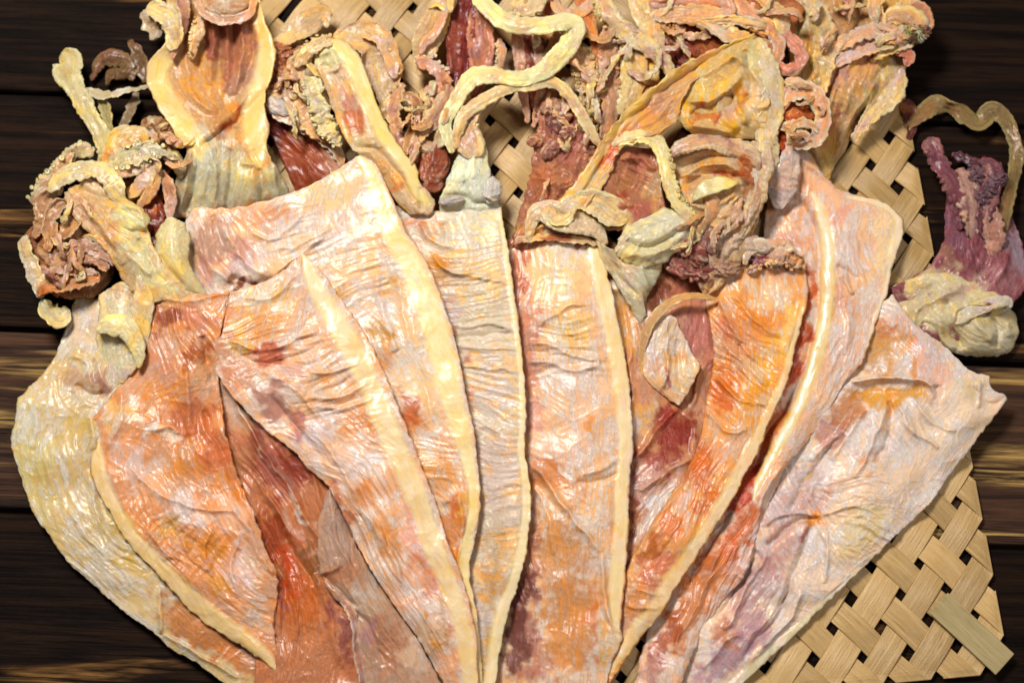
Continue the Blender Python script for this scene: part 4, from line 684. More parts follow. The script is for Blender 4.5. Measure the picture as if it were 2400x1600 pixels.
# ------------------------------------------------------------------ heads, necks, arms and tentacles
# ---- D's hooded head
sheet(D, "head", [
    [(388, -20, 100), (394, 50, 100), (388, 100, 100), (350, 140, 98), (342, 175, 96), (352, 215, 96), (378, 265, 98), (410, 315, 98), (436, 352, 94), (418, 400, 84), (404, 450, 58), (402, 512, 22)],
    [(450, -20, 84), (450, 50, 78), (444, 100, 76), (425, 150, 78), (425, 190, 80), (435, 230, 84), (455, 275, 90), (480, 320, 102), (488, 360, 104), (478, 410, 100), (474, 455, 74), (470, 515, 24)],
    [(540, -20, 84), (540, 50, 74), (540, 100, 70), (542, 150, 72), (542, 190, 74), (545, 230, 80), (545, 275, 88), (545, 320, 102), (552, 360, 106), (562, 410, 102), (568, 455, 76), (574, 515, 24)],
    [(606, -20, 104), (622, 50, 104), (640, 95, 102), (646, 130, 102), (640, 170, 102), (624, 215, 102), (622, 255, 100), (632, 300, 98), (626, 350, 94), (655, 400, 86), (676, 445, 66), (686, 500, 24)]],
    (208, 158, 104), [(480, 190, 80, 90, 0, (214, 156, 96), .8), (545, 110, 60, 100, 0, (170, 108, 90), .9), (500, 90, 14, 80, 5, (150, 84, 76), .8), (440, 80, 30, 80, 0, (214, 160, 106), .7), (565, 195, 46, 34, 0, (182, 134, 116), .8), (520, 262, 60, 26, 20, (206, 140, 76), .8), (535, 290, 60, 12, -42, (160, 70, 26), .9),
     (500, 430, 130, 90, 0, (210, 204, 176), 1.0), (480, 400, 26, 110, 0, (224, 222, 206), .9), (565, 425, 46, 60, 0, (212, 198, 146), .9), (425, 410, 24, 70, 0, (190, 160, 130), .6), (520, 350, 22, 60, 0, (206, 202, 190), .8), (650, 430, 34, 70, 0, (212, 208, 172), .9), (470, 330, 40, 30, 0, (228, 206, 170), .8)],
    [([(498, 40), (494, 110), (484, 200)], 9, 14), ([(515, 40), (512, 120), (505, 190)], 7, -14), ([(532, 40), (532, 130), (526, 210)], 8, 13), ([(548, 50), (550, 150)], 6, -12), ([(568, 45), (570, 130), (552, 220)], 9, 14), ([(588, 60), (592, 140), (575, 200)], 7, -12), ([(455, 50), (440, 150), (455, 225), (510, 262)], 9, 12), ([(475, 60), (462, 140), (478, 210)], 7, -10),
     ([(626, 205), (580, 265), (520, 312), (468, 350)], 9, -20), ([(610, 180), (560, 250), (500, 300)], 9, 10), ([(470, 350), (458, 420), (436, 500)], 8, -14), ([(500, 340), (505, 420), (500, 510)], 9, 13), ([(538, 350), (540, 430), (530, 510)], 8, -11), ([(590, 350), (604, 400), (622, 490)], 9, -15), ([(630, 340), (640, 400), (655, 480)], 8, 13), ([(445, 350), (436, 430), (420, 500)], 6, 11), ([(560, 382), (600, 386)], 6, 9)],
    [(5, 85, 70, 12, 530, 120, 100, 110), (4, 88, 90, 14, 520, 420, 120, 90)], mat=SMOOTH, us=[0, .33, .66, 1], rough=5, fine=1.2)
rim(D, "arm", [(398, 20, 0, 40), (400, 70, 0, 60), (380, 130, 0, 60), (370, 180, 0, 62), (386, 230, 0, 66), (420, 285, 0, 70), (458, 335, 0, 56), (470, 375, 0, 16)], (230, 214, 160), (236, 214, 150), (214, 180, 104), 14)
rim(D, "arm", [(604, -10, 0, 40), (620, 60, 0, 50), (630, 120, 0, 54), (620, 180, 0, 60), (602, 235, 0, 64), (596, 290, 0, 70), (604, 345, 0, 56), (606, 390, 0, 16)], (244, 226, 176), (240, 214, 156), (240, 196, 110), 15)
f = band(D, "arm", [(345, 14, 98, 22, 30), (366, 22, 108, 40, 30), (396, 40, 116, 46, 10), (408, 80, 114, 40), (398, 120, 106, 12)], (226, 212, 160), (220, 196, 140), (190, 150, 96), 14, curl=.05, rough=4, frill=5)
band(D, "arm", [(352, 20, 96, 20), (350, 46, 92, 34), (362, 72, 86, 26), (378, 84, 80, 8)], (190, 170, 120), (150, 116, 80), GREY, 14, rough=9, frill=9)
band(D, "arm", [(420, -20, 112, 30), (430, 25, 116, 30, 40), (428, 65, 112, 26, 60), (414, 110, 104, 18, 40), (404, 140, 98, 8)], (206, 150, 110), (176, 96, 80), MAUVE, 12, rough=4, frill=3)
f = band(D, "arm", [(472, 36, 98, 16), (464, 70, 100, 24), (454, 105, 96, 20), (450, 140, 90, 8)], (226, 190, 140), (206, 150, 100), TAN, 11, rough=5); suckers(D, f, 1, (226, 190, 140), 7, 7, jit=6)
lump(D, "beak_bulge", 528, -2, 112, 60, 42, 26, 0, (222, 176, 130), (212, 150, 104), .10, 1.4, c3=(230, 200, 160), sharp=.2)
band(D, "arm", [(462, 0, 116, 12), (480, 34, 118, 18), (528, 46, 120, 20), (580, 34, 118, 18), (598, -5, 114, 14)], (214, 160, 130), (196, 120, 90), PINK, 10, rough=3)

# ---- the squid behind D and E: dark pocket, wide curling arm
K = squid("dried squid tucked behind with a wide cream arm curling over the woven strips", (830, 300, 0))
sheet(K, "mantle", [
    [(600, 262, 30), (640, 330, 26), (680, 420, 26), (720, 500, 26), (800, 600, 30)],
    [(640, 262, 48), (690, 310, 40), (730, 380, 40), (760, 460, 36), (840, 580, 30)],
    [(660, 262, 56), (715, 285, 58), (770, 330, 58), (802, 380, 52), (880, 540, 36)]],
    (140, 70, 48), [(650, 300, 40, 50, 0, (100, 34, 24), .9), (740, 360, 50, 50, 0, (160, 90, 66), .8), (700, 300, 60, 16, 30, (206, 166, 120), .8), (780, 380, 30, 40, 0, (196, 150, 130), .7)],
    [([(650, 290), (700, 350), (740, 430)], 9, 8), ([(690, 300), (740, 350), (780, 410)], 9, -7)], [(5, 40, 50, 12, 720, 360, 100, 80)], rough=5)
band(K, "mantle_edge", [(622, 246, 56, 14), (660, 268, 64, 34), (706, 292, 66, 30), (752, 322, 66, 26), (790, 356, 62, 26), (804, 392, 54, 14)], (228, 206, 176), (206, 150, 100), LILAC, 9, mat=RIM, rough=3)
lump(K, "funnel", 655, 248, 66, 36, 24, 14, 25, (224, 216, 222), (206, 190, 180), .18, 1.5)
sheet(K, "arm", [
    [(735, 120, 88), (742, 165, 86), (768, 225, 86), (790, 290, 84), (822, 345, 82), (865, 395, 80), (905, 440, 76), (935, 480, 70), (960, 505, 64)],
    [(770, 98, 104), (798, 165, 104), (822, 225, 106), (848, 290, 106), (885, 345, 106), (925, 395, 100), (950, 440, 94), (975, 480, 84), (985, 505, 72)],
    [(805, 90, 96), (842, 130, 98), (866, 190, 98), (895, 268, 98), (940, 345, 98), (975, 390, 96), (985, 430, 92), (1018, 465, 82), (1016, 500, 70)]],
    (226, 186, 136), [(790, 200, 30, 60, -20, (226, 186, 150), .8), (820, 240, 20, 60, -20, (206, 140, 130), .8), (828, 300, 30, 40, 0, (196, 112, 80), .85), (810, 340, 30, 20, 0, (206, 150, 90), .7), (890, 400, 40, 40, 30, (222, 160, 80), .85), (930, 440, 34, 40, 30, (220, 140, 70), .9), (990, 480, 30, 20, 0, (234, 196, 150), .8), (765, 130, 40, 40, 0, (236, 224, 166), .9), (850, 340, 60, 16, 10, (236, 206, 150), .7)],
    [([(745, 130), (770, 118), (790, 150), (770, 170)], 7, 12), ([(755, 150), (775, 160), (800, 200)], 7, -9), ([(800, 180), (830, 260), (850, 320)], 7, -9), ([(830, 345), (890, 360), (940, 420), (975, 470)], 8, -12), ([(800, 350), (860, 360), (900, 410)], 7, 10), ([(985, 440), (990, 490)], 6, -10)],
    [(6, 60, 40, 12, 790, 150, 50, 60), (4, 65, 80, 13, 850, 290, 60, 110)], mat=SMOOTH, rough=4, fine=1.2)
rim(K, "arm", [(770, 100, 0, 20), (806, 116, 0, 40), (836, 165, 0, 48), (860, 225, 0, 50), (890, 290, 0, 52), (930, 350, 0, 50), (962, 396, 0, 44), (972, 440, 0, 34), (1000, 474, 0, 24)], (240, 226, 166), (238, 220, 160), (232, 206, 140), 10)
band(K, "arm", [(770, 100, 80, 14), (735, 112, 84, 34), (700, 146, 84, 44), (684, 200, 82, 44), (700, 252, 80, 44), (736, 300, 76, 36), (770, 330, 70, 14)], (206, 164, 110), (190, 134, 86), BRN, 14, curl=.1, rough=5, frill=4)
f = band(K, "arm", [(716, 178, 96, 14), (732, 205, 100, 34), (746, 245, 100, 38), (760, 285, 98, 38), (780, 318, 94, 34), (800, 345, 88, 10)], (222, 218, 176), (214, 204, 150), GREY, 16, rough=9, frill=9, kn=.9)
suckers(K, f, 1, (224, 216, 176), 6, 10, jit=5)
f = band(K, "arm", [(690, 160, 92, 10), (712, 132, 100, 26), (738, 108, 104, 30), (766, 96, 104, 20), (790, 92, 100, 8)], (222, 186, 120), (226, 190, 130), TAN, 14, rough=6, frill=5); suckers(K, f, -1, (214, 176, 116), 5, 9)
band(K, "arm", [(780, 90, 58, 18), (826, 82, 66, 50, 15), (874, 100, 66, 72, 15), (896, 140, 62, 76), (904, 185, 56, 62), (906, 230, 50, 40), (900, 280, 40, 16)], (196, 134, 90), (214, 166, 104), TAN, 8, curl=.08, rough=4, frill=4)
f = band(K, "arm", [(846, 82, 74, 8), (884, 94, 78, 16), (904, 122, 76, 22), (920, 156, 74, 26), (926, 185, 68, 12)], (206, 150, 110), (214, 150, 100), PINK, 10, rough=4); suckers(K, f, -1, (226, 190, 140), 7, 12)
for y, w in ((206, 14), (217, 12), (228, 12)):
    band(K, "arm_cord", [(622, y + 2, 66, 8), (650, y - 3, 74, w), (676, y, 74, w), (690, y + 8, 66, 7)], (216, 180, 136), (196, 150, 110), BRN, 11, rough=3)
for q in ((650, 150, 60), (668, 178, 62), (640, 185, 54), (662, 120, 56)):
    lump(K, "arm_tip", q[0], q[1], q[2], 30, 22, 14, RNG.uniform(0, 90), (190, 126, 86), (160, 92, 70), .45, 2.6, ARM)
band(K, "arm", [(640, 110, 50, 14), (670, 90, 60, 34), (710, 62, 60, 44), (750, 36, 58, 46), (764, 44, 54, 20), (768, 66, 50, 8)], (206, 160, 110), (216, 172, 116), TAN, 8, rough=4)
band(K, "arm", [(655, 72, 46, 10), (690, 60, 54, 22), (730, 40, 54, 22), (762, 36, 50, 14)], (200, 150, 100), (210, 170, 110), BRN, 8, rough=3)
for pts in ([(642, 92, 40, 24), (670, 112, 46, 40), (700, 120, 46, 40), (730, 112, 44, 20)], [(700, 300, 60, 14), (690, 260, 70, 26), (694, 220, 74, 26), (704, 180, 74, 14)]):
    band(K, "arm", pts, (206, 150, 96), (176, 110, 70), TAN, 12, rough=5, frill=4)

# ---- E's neck and long tentacles
sheet(E, "neck", [
    [(1074, 345, 80), (1062, 390, 84), (1044, 430, 82), (1030, 470, 72), (1030, 500, 60)],
    [(1105, 335, 92), (1105, 390, 98), (1100, 440, 96), (1095, 475, 82), (1095, 500, 66)],
    [(1140, 345, 80), (1148, 390, 84), (1150, 430, 82), (1168, 470, 72), (1172, 500, 60)]],
    (230, 232, 214), [(1105, 390, 40, 50, 0, (240, 244, 234), .9), (1060, 470, 40, 16, -10, (200, 196, 196), .8), (1150, 450, 20, 30, 0, (200, 204, 206), .8)],
    [([(1036, 462), (1080, 456), (1105, 474), (1160, 470)], 6, -10), ([(1090, 420), (1098, 470)], 6, -8), ([(1110, 350), (1115, 420)], 8, 5)], [(3, 85, 60, 14, 1100, 400, 60, 60)], mat=SMOOTH, rough=3, fine=.8)
lump(E, "eye", 1152, 446, 84, 24, 30, 16, 10, (206, 206, 200), (226, 220, 210), .25, 1.8); lump(E, "eye", 1058, 470, 82, 30, 12, 12, -8, (206, 206, 206), (190, 180, 176), .2, 1.8)
band(E, "head", [(1088, 220, 84, 20), (1092, 255, 90, 44), (1094, 300, 92, 56), (1104, 345, 94, 62), (1106, 375, 90, 26)], (228, 214, 170), (214, 180, 140), (206, 160, 140), 26, rough=4, groove=3)
band(E, "tentacle", [(1060, 360, 96, 14), (1050, 320, 100, 30), (1046, 285, 104, 32), (1064, 245, 110, 36), (1084, 205, 118, 40), (1112, 178, 124, 44, 15), (1160, 176, 128, 44), (1210, 186, 130, 44, -10), (1262, 172, 132, 46), (1306, 136, 134, 48, 10), (1336, 96, 136, 50, 15), (1348, 64, 138, 54, 20), (1320, 50, 142, 44, -10), (1268, 62, 138, 42, -20), (1220, 60, 134, 46), (1176, 44, 128, 44), (1142, 14, 122, 44), (1116, -20, 116, 44)], (242, 232, 170), (236, 222, 156), (226, 190, 140), 13, curl=-.06, mat=RIM, rough=2.5, frill=2)
band(E, "tentacle", [(1070, 350, 98, 12), (1074, 305, 108, 28), (1096, 262, 116, 34), (1148, 226, 122, 32), (1200, 205, 124, 30), (1244, 198, 124, 32), (1286, 190, 122, 30), (1322, 210, 118, 28), (1350, 246, 114, 28), (1374, 288, 108, 26), (1396, 326, 98, 22), (1406, 345, 90, 8)], (236, 214, 156), (228, 190, 130), (220, 170, 120), 12, curl=-.06, mat=RIM, rough=3, frill=2)
band(E, "arm", [(1096, 330, 90, 10), (1108, 280, 104, 22), (1128, 240, 108, 22), (1150, 214, 108, 10)], (214, 180, 140), (200, 150, 110), PINK, 10, rough=3)

# ---- L: reddish squid in the top middle
L = squid("reddish brown squid head with spiky arms at the top middle of the tray", (1010, 260, 0))
band(L, "arm", [(1080, -20, 60, 60), (1082, 60, 64, 66), (1078, 140, 66, 60), (1072, 210, 66, 46), (1060, 270, 60, 20)], (140, 56, 44), (126, 42, 36), (170, 90, 70), 18, rough=5, strand=3)
band(L, "arm", [(1120, 0, 64, 30), (1122, 60, 70, 44), (1128, 120, 70, 46), (1124, 170, 66, 40), (1110, 230, 60, 16)], (176, 84, 72), (150, 60, 48), MAUVE, 16, rough=4, strand=2)
f = band(L, "arm", [(1168, 90, 74, 10), (1176, 120, 78, 20), (1172, 155, 76, 18), (1160, 172, 70, 8)], (228, 206, 170), (200, 120, 90), PINK, 11, rough=5); suckers(L, f, 1, (232, 206, 170), 6, 9)
band(L, "arm", [(1060, -20, 76, 46), (1030, 30, 80, 60, 10), (1006, 80, 76, 70, 10), (990, 130, 66, 56), (984, 180, 56, 24)], (226, 190, 110), (220, 172, 92), TAN, 9, curl=.06, mat=SMOOTH, rough=4)
band(L, "arm", [(1030, -10, 92, 14), (1042, 30, 96, 18), (1024, 72, 92, 20), (996, 104, 86, 18), (984, 130, 78, 8)], (216, 140, 100), (206, 120, 90), PINK, 9, rough=3)
band(L, "arm", [(1000, 20, 84, 10), (1024, 8, 92, 18), (1052, 22, 96, 22), (1058, -20, 94, 18)], (232, 200, 110), (226, 190, 100), TAN, 9, rough=2, mat=SMOOTH)
f = band(L, "arm", [(975, 150, 74, 10), (990, 146, 84, 26), (1016, 160, 90, 34), (1036, 184, 90, 30), (1052, 206, 82, 12)], (206, 120, 90), (168, 84, 70), PINK, 13, rough=7, frill=7); suckers(L, f, -1, (238, 214, 190), 8, 9, jit=6)
f = band(L, "arm", [(945, 195, 76, 14), (930, 225, 80, 30), (918, 262, 80, 32), (928, 300, 80, 30), (942, 345, 74, 22), (952, 380, 64, 8)], (214, 176, 130), (176, 110, 80), MAUVE, 13, rough=6, frill=6, curl=.1); suckers(L, f, 1, (230, 206, 160), 7, 10, 0, .5, 7)
f = band(L, "arm", [(1058, 200, 86, 10), (1046, 225, 94, 28), (1030, 258, 96, 38), (1004, 292, 94, 36), (976, 326, 86, 26), (960, 370, 74, 8)], (206, 164, 124), (190, 140, 104), MAUVE, 14, curl=.12, rough=6, frill=5)
band(L, "arm", [(935, 235, 84, 8), (956, 226, 92, 20), (976, 240, 92, 28, 30), (972, 280, 90, 26, 40), (956, 330, 82, 18), (950, 365, 74, 8)], (226, 180, 140), (140, 74, 50), TAN, 8, curl=.12, rough=4)
band(L, "arm", [(984, 230, 84, 10), (1010, 210, 92, 34), (1030, 214, 90, 36), (1050, 226, 84, 16)], (186, 96, 84), (196, 116, 100), PINK, 12, rough=6, frill=5)
band(L, "arm", [(1046, 262, 86, 10), (1040, 300, 88, 24), (1032, 330, 86, 30), (1020, 345, 80, 14)], (200, 160, 110), (206, 170, 110), OLV, 12, rough=5)
lump(L, "head", 1015, 388, 62, 38, 66, 28, 8, (176, 104, 76), (160, 80, 60), .25, 2.2, ARM, c3=(206, 150, 120)); lump(L, "funnel", 1000, 345, 78, 30, 16, 12, 15, (222, 196, 160), (214, 160, 120), .3, 2)
lump(L, "head", 980, 440, 54, 30, 30, 20, 0, (150, 70, 50), (130, 54, 40), .3, 2.4, ARM)

# ---- F's brown head and upright arms
sheet(F_, "head", [
    [(1270, 240, 60), (1258, 320, 60), (1245, 400, 54), (1225, 470, 50), (1205, 540, 46), (1195, 580, 40)],
    [(1310, 230, 72), (1310, 320, 78), (1300, 400, 76), (1290, 480, 72), (1275, 540, 66), (1265, 585, 50)],
    [(1360, 230, 70), (1370, 320, 76), (1370, 400, 76), (1360, 480, 76), (1350, 540, 70), (1340, 585, 50)],
    [(1400, 240, 56), (1420, 320, 58), (1430, 400, 58), (1430, 480, 60), (1420, 540, 58), (1410, 590, 46)]],
    (178, 118, 96), [(1320, 340, 60, 60, 0, (160, 100, 90), .8), (1300, 420, 60, 40, 0, (190, 128, 96), .8), (1350, 300, 40, 40, 0, (140, 72, 66), .7), (1270, 430, 30, 40, 0, (206, 120, 80), .7), (1280, 510, 60, 40, 0, (222, 190, 140), .9), (1240, 540, 40, 26, 0, (222, 160, 90), .7), (1360, 530, 60, 30, 0, (228, 206, 160), .8)],
    [([(1240, 540), (1290, 520), (1340, 540)], 7, 9), ([(1260, 400), (1300, 430), (1360, 420)], 8, 8), ([(1290, 270), (1300, 340), (1280, 400)], 9, 9)], [(8, 30, 34, 13, 1320, 370, 90, 110), (7, 120, 30, 12, 1330, 400, 90, 110)], mat=ARM, us=[0, .33, .66, 1], rough=8, fine=4, jag=6)
for x, y, z, r, c in ((1290, 250, 80, 26, (206, 150, 120)), (1320, 270, 84, 22, (176, 110, 100)), (1345, 240, 82, 22, (200, 150, 110)), (1300, 290, 82, 24, (150, 90, 86)), (1370, 290, 80, 22, (190, 140, 104)), (1330, 310, 82, 22, (170, 110, 96)), (1255, 330, 70, 20, (196, 130, 100)), (1385, 350, 72, 20, (186, 120, 100)), (1290, 350, 80, 26, (176, 116, 104))):
    lump(F_, "arm_tip", x, y, z, r, r * .8, r * .6, RNG.uniform(0, 180), c, tuple(int(v * .8) for v in c), .40, 1.7, ARM, 36, (222, 186, 150), sharp=.3)
f = band(F_, "arm", [(1410, -20, 100, 30), (1420, 20, 104, 40), (1446, 56, 106, 40), (1490, 88, 108, 36), (1530, 120, 106, 34), (1560, 150, 100, 30), (1580, 180, 92, 12)], (230, 206, 150), (226, 186, 120), (200, 150, 140), 14, rough=5, frill=4); suckers(F_, f, 1, (230, 210, 150), 8, 9, 0, .45, 8); suckers(F_, f, 1, (224, 200, 150), 7, 10, 0, .4, 8)
f = band(F_, "arm", [(1430, 60, 84, 24), (1424, 120, 88, 36), (1428, 190, 88, 40), (1432, 250, 86, 40), (1424, 310, 80, 34), (1410, 360, 70, 12)], (190, 120, 80), (170, 96, 60), (206, 150, 110), 16, rough=6, frill=5, strand=2); suckers(F_, f, -1, (206, 150, 110), 6, 12, 0, .6, 5)
f = band(F_, "arm", [(1350, 105, 82, 16), (1362, 135, 88, 36), (1376, 175, 90, 44), (1382, 215, 88, 42), (1392, 260, 82, 30), (1396, 310, 72, 10)], (214, 180, 130), (190, 140, 104), TAN, 18, rough=10, frill=8, kn=.9); suckers(F_, f, 1, (220, 190, 140), 8, 9, 0, .8, 9); suckers(F_, f, -1, (206, 176, 136), 8, 10, 0, .8, 9)
band(F_, "arm", [(1462, 80, 84, 14), (1468, 120, 90, 34), (1470, 170, 90, 38), (1460, 220, 86, 34), (1452, 270, 78, 14)], (206, 166, 90), (228, 196, 104), YEL, 12, mat=SMOOTH, rough=3)
band(F_, "arm", [(1494, 100, 82, 14), (1500, 150, 88, 34), (1496, 200, 88, 36), (1480, 250, 84, 30), (1460, 300, 76, 12)], (214, 170, 96), (222, 184, 100), TAN, 12, mat=SMOOTH, rough=3)
band(F_, "arm", [(1520, 120, 76, 20), (1528, 170, 78, 36), (1524, 215, 78, 36), (1500, 265, 72, 16)], (222, 176, 90), (232, 190, 90), ORG, 12, mat=SMOOTH, rough=3)
band(F_, "arm", [(1478, -20, 96, 28), (1490, 20, 98, 30), (1506, 60, 98, 24), (1528, 96, 96, 20), (1560, 140, 92, 12)], (240, 206, 130), (232, 180, 96), YEL, 10, mat=SMOOTH, rough=3)
for x, c in ((1215, (196, 120, 100)), (1240, (170, 84, 64)), (1262, (196, 130, 110)), (1284, (150, 76, 60))):
    band(F_, "arm", [(x - 6, 60, 60, 20), (x, 110, 66, 24), (x + 4, 160, 66, 22), (x + 14, 230, 64, 18), (x + 22, 290, 62, 8)], c, tuple(int(v * .85) for v in c), PINK, 14, rough=5, frill=3)
f = band(F_, "arm", [(1320, 180, 84, 10), (1330, 230, 92, 20), (1322, 260, 94, 16), (1312, 272, 92, 8)], (226, 206, 190), (200, 150, 140), PINK, 9, rough=5)
band(F_, "head_flap", [(1238, 570, 60, 12), (1250, 510, 82, 40), (1280, 496, 90, 60), (1318, 510, 92, 64), (1360, 520, 88, 60), (1400, 540, 78, 40), (1420, 575, 62, 14)], (228, 210, 160), (224, 190, 140), PALE, 16, mat=SMOOTH, rough=6)
band(F_, "arm", [(1250, 300, 62, 10), (1262, 250, 66, 18), (1270, 200, 66, 20), (1262, 150, 60, 10)], (190, 110, 80), (160, 90, 70), PINK, 12, rough=4)
f = band(F_, "arm", [(1350, -10, 86, 20), (1380, 40, 90, 26), (1392, 90, 88, 26), (1402, 140, 82, 22), (1412, 200, 74, 8)], (206, 130, 70), (200, 116, 56), ORG, 12, mat=SMOOTH, rough=4)
band(F_, "arm", [(1400, -20, 94, 18), (1372, 22, 98, 26), (1334, 38, 98, 26, 20), (1306, 20, 94, 22), (1294, -20, 90, 18)], (222, 130, 90), (226, 150, 96), PINK, 10, rough=3)
f = band(F_, "arm", [(1196, 12, 92, 24), (1230, 20, 96, 34), (1262, 8, 94, 30), (1280, -20, 90, 20)], (226, 206, 160), (206, 170, 130), GREY, 14, rough=8, frill=8); suckers(F_, f, 1, (232, 214, 170), 9, 10, jit=8)
band(F_, "arm", [(1276, -20, 60, 50), (1290, 40, 62, 60), (1320, 100, 60, 60), (1330, 150, 56, 30)], (206, 130, 76), (190, 110, 60), ORG, 14, rough=6)
band(F_, "arm", [(1310, 60, 70, 16), (1300, 100, 72, 26), (1290, 140, 70, 26), (1286, 180, 64, 10)], (222, 180, 120), (206, 150, 96), TAN, 10, rough=5)

# ---- G's head: funnel lobes and the arch arm; H's head: large folded yellow arms
sheet(G, "neck", [
    [(1395, 560, 66), (1410, 610, 62), (1440, 660, 56), (1470, 710, 50), (1500, 760, 42)],
    [(1450, 590, 84), (1480, 640, 80), (1500, 690, 70), (1515, 740, 50)],
    [(1560, 600, 66), (1545, 650, 60), (1520, 690, 52), (1508, 720, 46), (1520, 745, 42)]],
    (222, 206, 170), [(1480, 640, 40, 30, 0, (226, 196, 180), .7), (1430, 620, 30, 40, 0, (206, 170, 120), .7), (1520, 640, 20, 50, 20, (206, 206, 176), .8)],
    [([(1420, 580), (1450, 640), (1490, 690)], 7, -10), ([(1500, 620), (1520, 680)], 6, 8)], [(5, 55, 50, 12, 1470, 650, 70, 60)], mat=SMOOTH, rough=4)
sheet(G, "funnel", [
    [(1446, 568, 92), (1470, 530, 96), (1510, 502, 100), (1560, 488, 104), (1605, 496, 104), (1622, 525, 100)],
    [(1442, 582, 98), (1490, 572, 110), (1535, 560, 116), (1575, 545, 118), (1605, 530, 114), (1626, 532, 102)],
    [(1446, 598, 88), (1476, 622, 88), (1525, 626, 88), (1572, 606, 90), (1606, 572, 94), (1626, 540, 98)]],
    (228, 220, 180), [(1560, 525, 60, 26, -20, (236, 230, 206), .8), (1480, 600, 40, 20, 20, (226, 210, 160), .8), (1540, 600, 50, 20, -20, (218, 206, 160), .7), (1600, 540, 20, 30, 0, (234, 228, 212), .8), (1465, 560, 16, 26, 0, (206, 176, 140), .7)],
    [([(1472, 560), (1500, 578), (1545, 566), (1600, 530)], 8, -18), ([(1480, 540), (1530, 515), (1590, 508)], 12, 8), ([(1470, 600), (1520, 600), (1580, 575)], 12, 9), ([(1500, 570), (1498, 590)], 5, 8)], [(5, -20, 40, 12, 1530, 560, 90, 60)], mat=SMOOTH, rough=5, fine=1.6, th=9, edge=8, jag=7)
sheet(G, "head", [
    [(1430, 350, 90), (1420, 420, 86), (1400, 480, 84), (1420, 540, 84)],
    [(1480, 345, 96), (1475, 420, 88), (1470, 480, 92), (1490, 540, 94)],
    [(1545, 350, 94), (1550, 420, 88), (1560, 480, 92), (1570, 540, 96)]],
    (182, 124, 98), [(1500, 380, 50, 40, 0, (176, 110, 96), .8), (1460, 440, 30, 40, 0, (190, 130, 90), .8), (1430, 470, 40, 20, -20, (170, 70, 60), .8), (1480, 500, 60, 26, 0, (200, 120, 110), .8), (1540, 440, 40, 60, 0, (206, 166, 120), .7), (1440, 510, 50, 26, 0, (220, 190, 140), .9)],
    [([(1450, 380), (1500, 370), (1540, 400)], 8, 10), ([(1440, 430), (1500, 440), (1540, 470)], 8, -10), ([(1420, 500), (1480, 480), (1530, 500)], 8, 9)], [(8, 35, 40, 13, 1490, 420, 90, 80)], mat=ARM, rough=8, fine=3)
f = band(G, "arm", [(1432, 352, 104, 12), (1450, 332, 114, 26), (1480, 322, 120, 34), (1516, 322, 122, 34), (1544, 340, 122, 34), (1558, 374, 120, 34), (1566, 420, 118, 34), (1582, 466, 114, 34), (1606, 500, 108, 34), (1628, 540, 100, 30), (1640, 570, 90, 10)], (240, 228, 166), (234, 214, 150), (222, 180, 130), 16, curl=-.06, mat=RIM, rough=3); suckers(G, f, -1, (236, 216, 160), 8, 11, .38, .95, 4); suckers(G, f, -1, (230, 200, 150), 6, 12, .4, .9, 7)
band(G, "arm", [(1300, 490, 92, 20), (1300, 506, 96, 34), (1322, 500, 104, 36), (1340, 478, 106, 30), (1370, 470, 104, 40), (1410, 480, 102, 56), (1440, 500, 98, 60), (1470, 520, 90, 26)], (232, 218, 166), (222, 190, 140), PALE, 13, rough=5, frill=3, curl=.06)

Hh = H
sheet(Hh, "arm", [
    [(1765, 78, 138), (1747, 84, 140), (1673, 116, 142), (1600, 150, 142), (1530, 203, 138), (1470, 253, 132), (1425, 308, 126), (1385, 368, 120), (1350, 423, 112), (1305, 475, 98), (1296, 500, 90)],
    [(1768, 84, 134), (1745, 100, 132), (1680, 136, 126), (1612, 176, 122), (1565, 232, 116), (1515, 288, 112), (1450, 325, 112), (1412, 380, 112), (1376, 440, 108), (1322, 495, 98), (1310, 512, 90)],
    [(1772, 92, 128), (1750, 112, 130), (1690, 152, 132), (1624, 196, 134), (1598, 240, 132), (1582, 290, 128), (1530, 322, 122), (1455, 352, 118), (1425, 420, 112), (1370, 490, 104), (1330, 522, 92)]],
    (222, 168, 104), [(1540, 240, 50, 40, -40, (216, 150, 106), .8), (1490, 290, 30, 30, 0, (206, 150, 140), .7), (1560, 280, 30, 30, 0, (200, 140, 70), .8), (1640, 150, 40, 14, -30, (226, 180, 120), .8), (1430, 350, 20, 40, 40, (206, 90, 60), .8), (1390, 430, 40, 50, 40, (226, 196, 150), .8), (1450, 320, 30, 10, -40, (214, 130, 60), .8), (1700, 120, 60, 16, -30, (234, 206, 130), .8)],
    [([(1740, 100), (1640, 152), (1560, 208), (1480, 272), (1430, 330)], 6, -10, 1), ([(1600, 210), (1560, 260), (1500, 300)], 7, 8), ([(1590, 280), (1530, 312), (1470, 336)], 6, 9), ([(1420, 330), (1400, 400), (1350, 470)], 7, -9)],
    [(5, -38, 90, 12, 1540, 250, 120, 80), (4, -55, 60, 12, 1390, 420, 60, 80)], mat=ARM, rough=4, fine=1.6, jag=5)
rim(Hh, "arm", [(1755, 86, 0, 24), (1673, 124, 0, 30), (1600, 160, 0, 28), (1536, 212, 0, 24), (1478, 262, 0, 22), (1436, 314, 0, 24), (1396, 374, 0, 28), (1360, 428, 0, 30), (1320, 478, 0, 24)], (240, 216, 140), (236, 204, 130), (226, 170, 130), 9)
